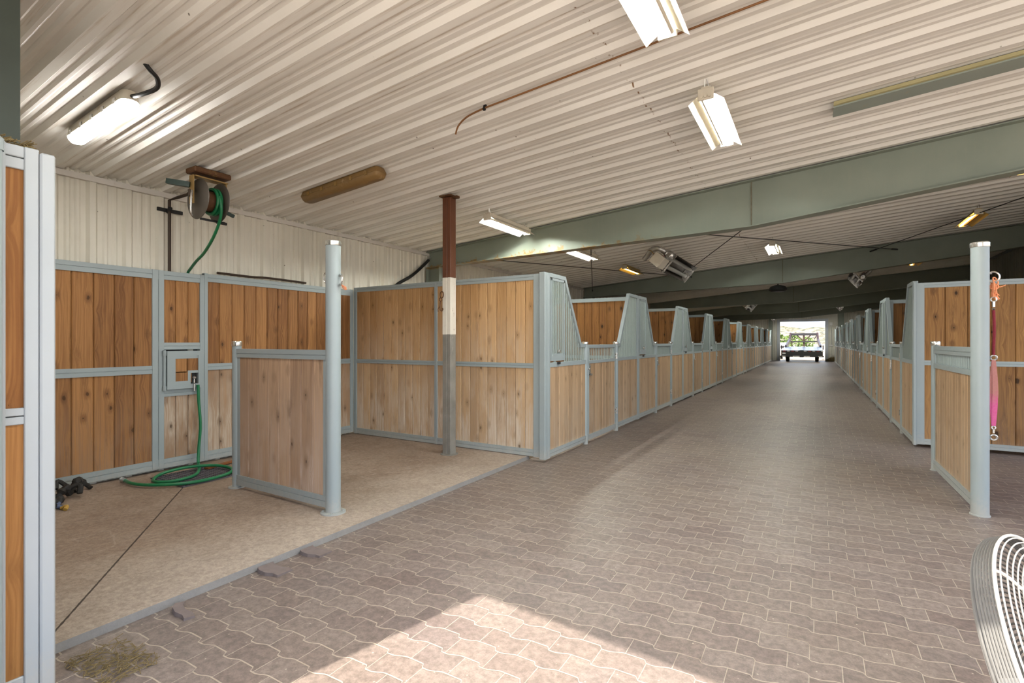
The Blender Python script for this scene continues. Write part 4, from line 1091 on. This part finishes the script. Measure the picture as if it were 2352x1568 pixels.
# ------------------------------------------------------------------ flatbed trailer in the far doorway
TX,TY=-.82,41.4
t=thing('flatbed_trailer','black gooseneck flatbed trailer parked in the far doorway','trailer',(TX,TY,0))
w2=1.28
m=MB(); m.hexa([(-w2,0,.74),(w2,0,.74),(w2,4.9,.96),(-w2,4.9,.96),(-w2,0,.82),(w2,0,.82),(w2,4.9,1.04),(-w2,4.9,1.04)]); m.build('deck',M_flat('wet_deck',(.10,.13,.17),.25,0,.5,.3,3),t,smooth=False)
m=MB(); m.box((-w2,-.03,.38),(w2,0.0,.80)); m.box((-.12,-.06,.34),(.12,-.02,.84)); m.build('tail_board',BLKMETAL,t,smooth=False)
m=MB(); m.box((-w2-.08,-.08,.36),(w2+.06,-.03,.44)); m.box((-w2-.06,-.06,.2),(-w2+.1,-.03,.4)); m.build('bumper_bar',BLKMETAL,t,smooth=False)
RED=M_flat('red_reflector',(.35,.02,.02),.3); WHT=M_flat('white_reflector',(.8,.78,.75),.3)
for k in range(10):
    x=-w2+.12+k*.26
    if 4<=k<=4: continue
    MB().box((x,-.045,.745),(x+.16,-.032,.785)).build('reflector_tape',RED if k%2==0 else WHT,t,smooth=False)
for x0_,x1_ in ((-1.22,-1.0),(-.55,-.12),(.15,.5),(1.0,1.25)):
    MB().box((x0_,-.095,.385),(x1_,-.081,.425)).build('reflector_tape',WHT,t,smooth=False)
MB().box((-1.2,-.045,.56),(-1.0,-.032,.65)).build('number_plate',WHT,t,smooth=False)
for x in (-.93,.93):
    for y in (1.3,2.2):
        wh=MB(); wh.lathe([(.0,-.12),(.20,-.12),(.37,-.11),(.40,-.07),(.40,.07),(.37,.11),(.20,.12),(0,.12)],(x,y,.40),28,(1,0,0)); q=wh.build('wheel',BLACK,t)
        MB().lathe([(0,.0),(.18,.0),(.18,.01),(0,.02)],(x+(.115 if x>0 else -.125),y,.40),18,(1 if x>0 else -1,0,0)).build('rim',ALU,q)
m=MB(); [m.cyl((-.93,y,.40),(.93,y,.40),.05,10) for y in (1.3,2.2)]; m.build('axle',BLKMETAL,t)
m=MB()
for s in (-1,1):
    m.box((s*1.0-.06,.0,.50),(s*1.0+.06,4.9,.74))
    m.bar((s*1.18,4.4,1.0),(s*1.02,7.4,1.55),.12,.30); m.bar((s*1.02,7.4,1.45),(s*.98,8.2,2.12),.14,.22)
m.build('gooseneck_rails',M_flat('dark_red_steel',(.020,.006,.006),.4),t,smooth=False)
m=MB(); m.box((-1.05,8.1,1.95),(1.05,8.35,2.15)); m.box((-1.02,8.0,1.40),(1.02,8.1,1.48)); m.bar((-.95,8.2,2.0),(-.75,8.2,1.62),.06,.06); m.bar((.95,8.2,2.0),(.75,8.2,1.62),.06,.06)
m.build('front_frame',BLKMETAL,t,smooth=False)
m=MB(); m.bar((-.5,8.2,1.98),(-.03,8.2,1.5),.08,.08); m.bar((.5,8.2,1.98),(.03,8.2,1.5),.08,.08); m.cyl((0,8.2,1.05),(0,8.2,1.98),.07,12); m.build('coupler',IRON,t,smooth=False)
m=MB(); [m.bar((s*(w2+.02),y,.85+.04*y),(s*(w2+.02),y,1.15+.04*y),.04,.06) for s in (-1,1) for y in (.6,)]; m.build('stake',BLKMETAL,t)

# far doorway details
t=thing('wall_conduit','white conduit and junction box on the wall right of the far doorway','conduit',(1.0,YE-.05,1.3))
MB().cyl((0,0,-.1),(0,0,1.35),.025,8).build('tube',WHITEPL,t); MB().bbox((-.09,-.05,1.33),(.09,.03,1.55),.01).build('junction_box',WHITEPL,t); MB().bbox((-.13,-.05,-.2),(.13,.03,-.1),.01).build('switch_box',WHITEPL,t)
m=MB(); rr=random.Random(21)
for i in range(420):
    a=rr.random()*2*PI; rad=.75*math.sqrt(rr.random()); x=1.08+rad*.5*math.cos(a); y=YE-.62+rad*.6*math.sin(a); h=max(0,.42*(1-rad/.8))*rr.random()
    b=rr.random()*PI; l=.06+rr.random()*.12
    m.bar((x-l*math.cos(b),y-l*math.sin(b),h+.01),(x+l*math.cos(b),y+l*math.sin(b),h+.02+rr.random()*.1),.012,.008)
m.build('hay_pile',STRAW); tag(bpy.data.objects['hay_pile'],'loose hay heaped at the foot of the column right of the far doorway','hay',kind='stuff')

# ------------------------------------------------------------------ outdoors
GR=M_flat('dry_ground',(.33,.26,.19),.95,0,.1,.2,.25)
def ground(nm,a,b,z=-.03,mat=GR):
    return struct(MB().box((a[0],a[1],z-.1),(b[0],b[1],z)).build(nm,mat,smooth=False))
ground('ground_far',(-150,YE+.3),(150,160)); ground('ground_near',(-60,-60),(60,-.9),-.03,M_flat('pale_gravel',(.62,.56,.48),.95,0,.1,.1,2))
ground('ground_side',(4.75,-.9),(60,YE+.3)); ground('ground_left',(-60,-.9),(-6.3,YE+.3))
def M_hill():
    t=NT('hillside_scrub',.95,0,.1); p=t.pos()
    n=t.noise(p,.03,5,.6); v=t.noise(p,.30,4,.7); w=t.noise(p,.9,3,.7)
    c=t.mix(t.ramp(n,.35,.65),(.32,.26,.20),(.22,.19,.125)); c=t.mix(t.ramp(v,.50,.58),c,(.045,.055,.03)); c=t.mix(t.math('MULTIPLY',t.ramp(w,.55,.65),.6),c,(.085,.09,.05)); t.color(c); return t.m
def hills(nm,x0,x1,y0,y1,nx,ny,fn,mat):
    m=MB(); g=[[m.v((x0+(x1-x0)*i/nx, y0+(y1-y0)*j/ny, fn((x0+(x1-x0)*i/nx),(y0+(y1-y0)*j/ny)))) for i in range(nx+1)] for j in range(ny+1)]
    for j in range(ny):
        for i in range(nx): m.face([g[j][i],g[j][i+1],g[j+1][i+1],g[j+1][i]])
    return struct(m.build(nm,mat,ang=180))
from mathutils import noise as mn
def hz(x,y):
    f=max(0,min(1,(y-150)/210)); f=f*f*(3-2*f)
    n=mn.fractal(Vector((x*.012,y*.012,0)),1,2.0,5)
    dip=1-.28*math.exp(-((x+10)/22)**2)
    return -.2+f*(11.0*dip+5.0*n+mn.noise(Vector((x*.08,y*.08,3)))*.8)
hills('hillside',-170,170,150,400,110,80,hz,M_hill())
def mz(x,y):
    f=max(0,min(1,(y-1500)/900)); return f*(92*math.exp(-((x+30)/95)**2)+60*math.exp(-((x-260)/200)**2)+55*math.exp(-((x+380)/200)**2)+10*mn.fractal(Vector((x*.006,y*.006,1)),1,2,4))-2
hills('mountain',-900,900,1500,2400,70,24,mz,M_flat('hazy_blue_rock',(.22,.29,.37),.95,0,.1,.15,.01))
LEAF=M_flat('scrub_leaf',(.085,.135,.03),.8,0,.2,.45,1.5)
def bush(x,y,r,h,label,seed):
    t=thing('roadside_bush',label,'bush',(x,y,-.03),group='green bushes beyond the far doorway'); rr=random.Random(seed)
    m=MB()
    for i in range(240):
        a=rr.random()*2*PI; q=rr.random(); zz_=h*(.12+.88*rr.random()); s=r*math.sin(PI*min(.95,.12+.85*zz_/h))**.6*math.sqrt(q)
        c=Vector((s*math.cos(a),s*math.sin(a),zz_)); d=.14*h*(.4+rr.random()*.5)
        u=Vector((rr.uniform(-1,1),rr.uniform(-1,1),rr.uniform(-1,1))).normalized(); v_=u.orthogonal().normalized()*d*.6; u=u*d
        m.face([m.v(c-u),m.v(c+v_),m.v(c+u),m.v(c-v_)])
    m.build('foliage',LEAF,t,smooth=False)
    MB().cyl((0,0,0),(0,0,h*.5),.06*r,8).build('stem',IRON,t)
for i,(x,y,r,h) in enumerate([(-7.6,125,2.6,3.4),(-4.2,122,2.3,2.8),(-1.6,128,1.6,2.4),(4.4,120,2.2,3.6),(6.2,124,1.2,2.2),(9.6,122,2.3,3.3)]):
    bush(x,y,r,h,['leftmost green bush seen through the far doorway','second green bush from the left beyond the far doorway','small bush behind the trailer frame beyond the far doorway','tall green bush right of the trailer frame beyond the far doorway','low bush between the two right ones beyond the far doorway','rightmost green bush seen through the far doorway'][i],i+40)
def shed(x,y,l,h,label):
    t=thing('white_shed',label,'shed',(x,y,-.03))
    MB().box((-l/2,-1.2,0),(l/2,1.2,h)).build('body',M_flat('shed_white',(.55,.56,.56),.6),t,smooth=False)
    MB().hexa([(-l/2-.1,-1.3,h),(l/2+.1,-1.3,h),(l/2+.1,1.3,h),(-l/2-.1,1.3,h),(-l/2-.1,-.1,h+.35),(l/2+.1,-.1,h+.35),(l/2+.1,.1,h+.35),(-l/2-.1,.1,h+.35)]).build('roof',M_flat('shed_roof',(.5,.5,.52),.6),t,smooth=False)
    MB().box((l*.28,-1.23,h*.35),(l*.42,-1.2,h*.8)).build('window',BLACK,t,smooth=False)
shed(-6.4,100,4.6,.95,'long low white shed at the left in the far doorway view'); shed(8.6,104,5.0,.9,'low white shed at the right in the far doorway view')

# ------------------------------------------------------------------ light
sun=bpy.data.lights.new('sun','SUN'); sun.energy=5.0; sun.angle=.0093; sun.color=(1,.93,.83)
so=bpy.data.objects.new('sun',sun); COL.objects.link(so)
el=math.atan2(2.95,2.63); hd=Vector((.294,1.113)).normalized()
trav=Vector((hd.x*math.cos(el),hd.y*math.cos(el),-math.sin(el)))
so.rotation_euler=trav.to_track_quat('-Z','Y').to_euler(); so.location=(-3,-8,12)
w=bpy.data.worlds.new('sky'); scene.world=w; w.use_nodes=True
nt=w.node_tree; sky=nt.nodes.new('ShaderNodeTexSky'); sky.sky_type='NISHITA'; sky.sun_disc=False
sky.sun_elevation=el; sky.sun_rotation=math.atan2(-hd.x,-hd.y); sky.air_density=1.0; sky.dust_density=2.5; sky.ozone_density=1
cl=nt.nodes.new('ShaderNodeTexNoise'); tc=nt.nodes.new('ShaderNodeTexCoord'); mp=nt.nodes.new('ShaderNodeMapping'); mp.inputs['Scale'].default_value=(1,1,3.5)
nt.links.new(tc.outputs['Generated'],mp.inputs[0]); nt.links.new(mp.outputs[0],cl.inputs['Vector']); cl.inputs['Scale'].default_value=3.2; cl.inputs['Detail'].default_value=6
mr=nt.nodes.new('ShaderNodeMapRange'); nt.links.new(cl.outputs[0],mr.inputs[0]); mr.inputs[1].default_value=.38; mr.inputs[2].default_value=.62
mx=nt.nodes.new('ShaderNodeMix'); mx.data_type='RGBA'; nt.links.new(mr.outputs[0],mx.inputs[0]); 
SKY=.36
sc_=nt.nodes.new('ShaderNodeMix'); sc_.data_type='RGBA'; sc_.blend_type='MULTIPLY'; sc_.inputs[0].default_value=1; nt.links.new(sky.outputs[0],sc_.inputs[6]); sc_.inputs[7].default_value=(SKY,SKY,SKY,1)
nt.links.new(sc_.outputs[2],mx.inputs[6]); mx.inputs[7].default_value=(1.35,1.42,1.52,1)
bg=nt.nodes['Background']; nt.links.new(mx.outputs[2],bg.inputs[0]); bg.inputs[1].default_value=1.0
def portal(loc,rot,sx,sy):
    l=bpy.data.lights.new('doorway_portal','AREA'); l.shape='RECTANGLE'; l.size=sx; l.size_y=sy; l.cycles.is_portal=True
    o=bpy.data.objects.new('doorway_portal',l); COL.objects.link(o); o.location=loc; o.rotation_euler=rot
portal((.1,-.5,1.5),(-PI/2,0,0),5.2,3.0); portal(((DXL+DXR)/2,YE+.1,1.47),(PI/2,0,0),2.94,2.95); portal((XR+.05,4.3,2.0),(0,PI/2,0),4.0,9.2)

# ------------------------------------------------------------------ camera and view
cam=bpy.data.cameras.new('camera'); cam.sensor_width=36; cam.sensor_fit='HORIZONTAL'; cam.lens=36*1168/2352; cam.clip_start=.02; cam.clip_end=5000
co=bpy.data.objects.new('camera',cam); COL.objects.link(co); co.location=(0,0,CAM_H); co.rotation_euler=(PI/2,0,YAW)
scene.camera=co
scene.view_settings.view_transform='Standard'; scene.view_settings.look='None'; scene.view_settings.gamma=1; scene.view_settings.exposure=1.15
scene.view_settings.use_curve_mapping=False
scene.cycles.use_denoising=True; scene.cycles.use_adaptive_sampling=True; scene.cycles.adaptive_threshold=.06; scene.cycles.max_bounces=7; scene.cycles.diffuse_bounces=4; scene.cycles.glossy_bounces=3; scene.cycles.sample_clamp_indirect=6.0; scene.cycles.caustics_reflective=False; scene.cycles.caustics_refractive=False
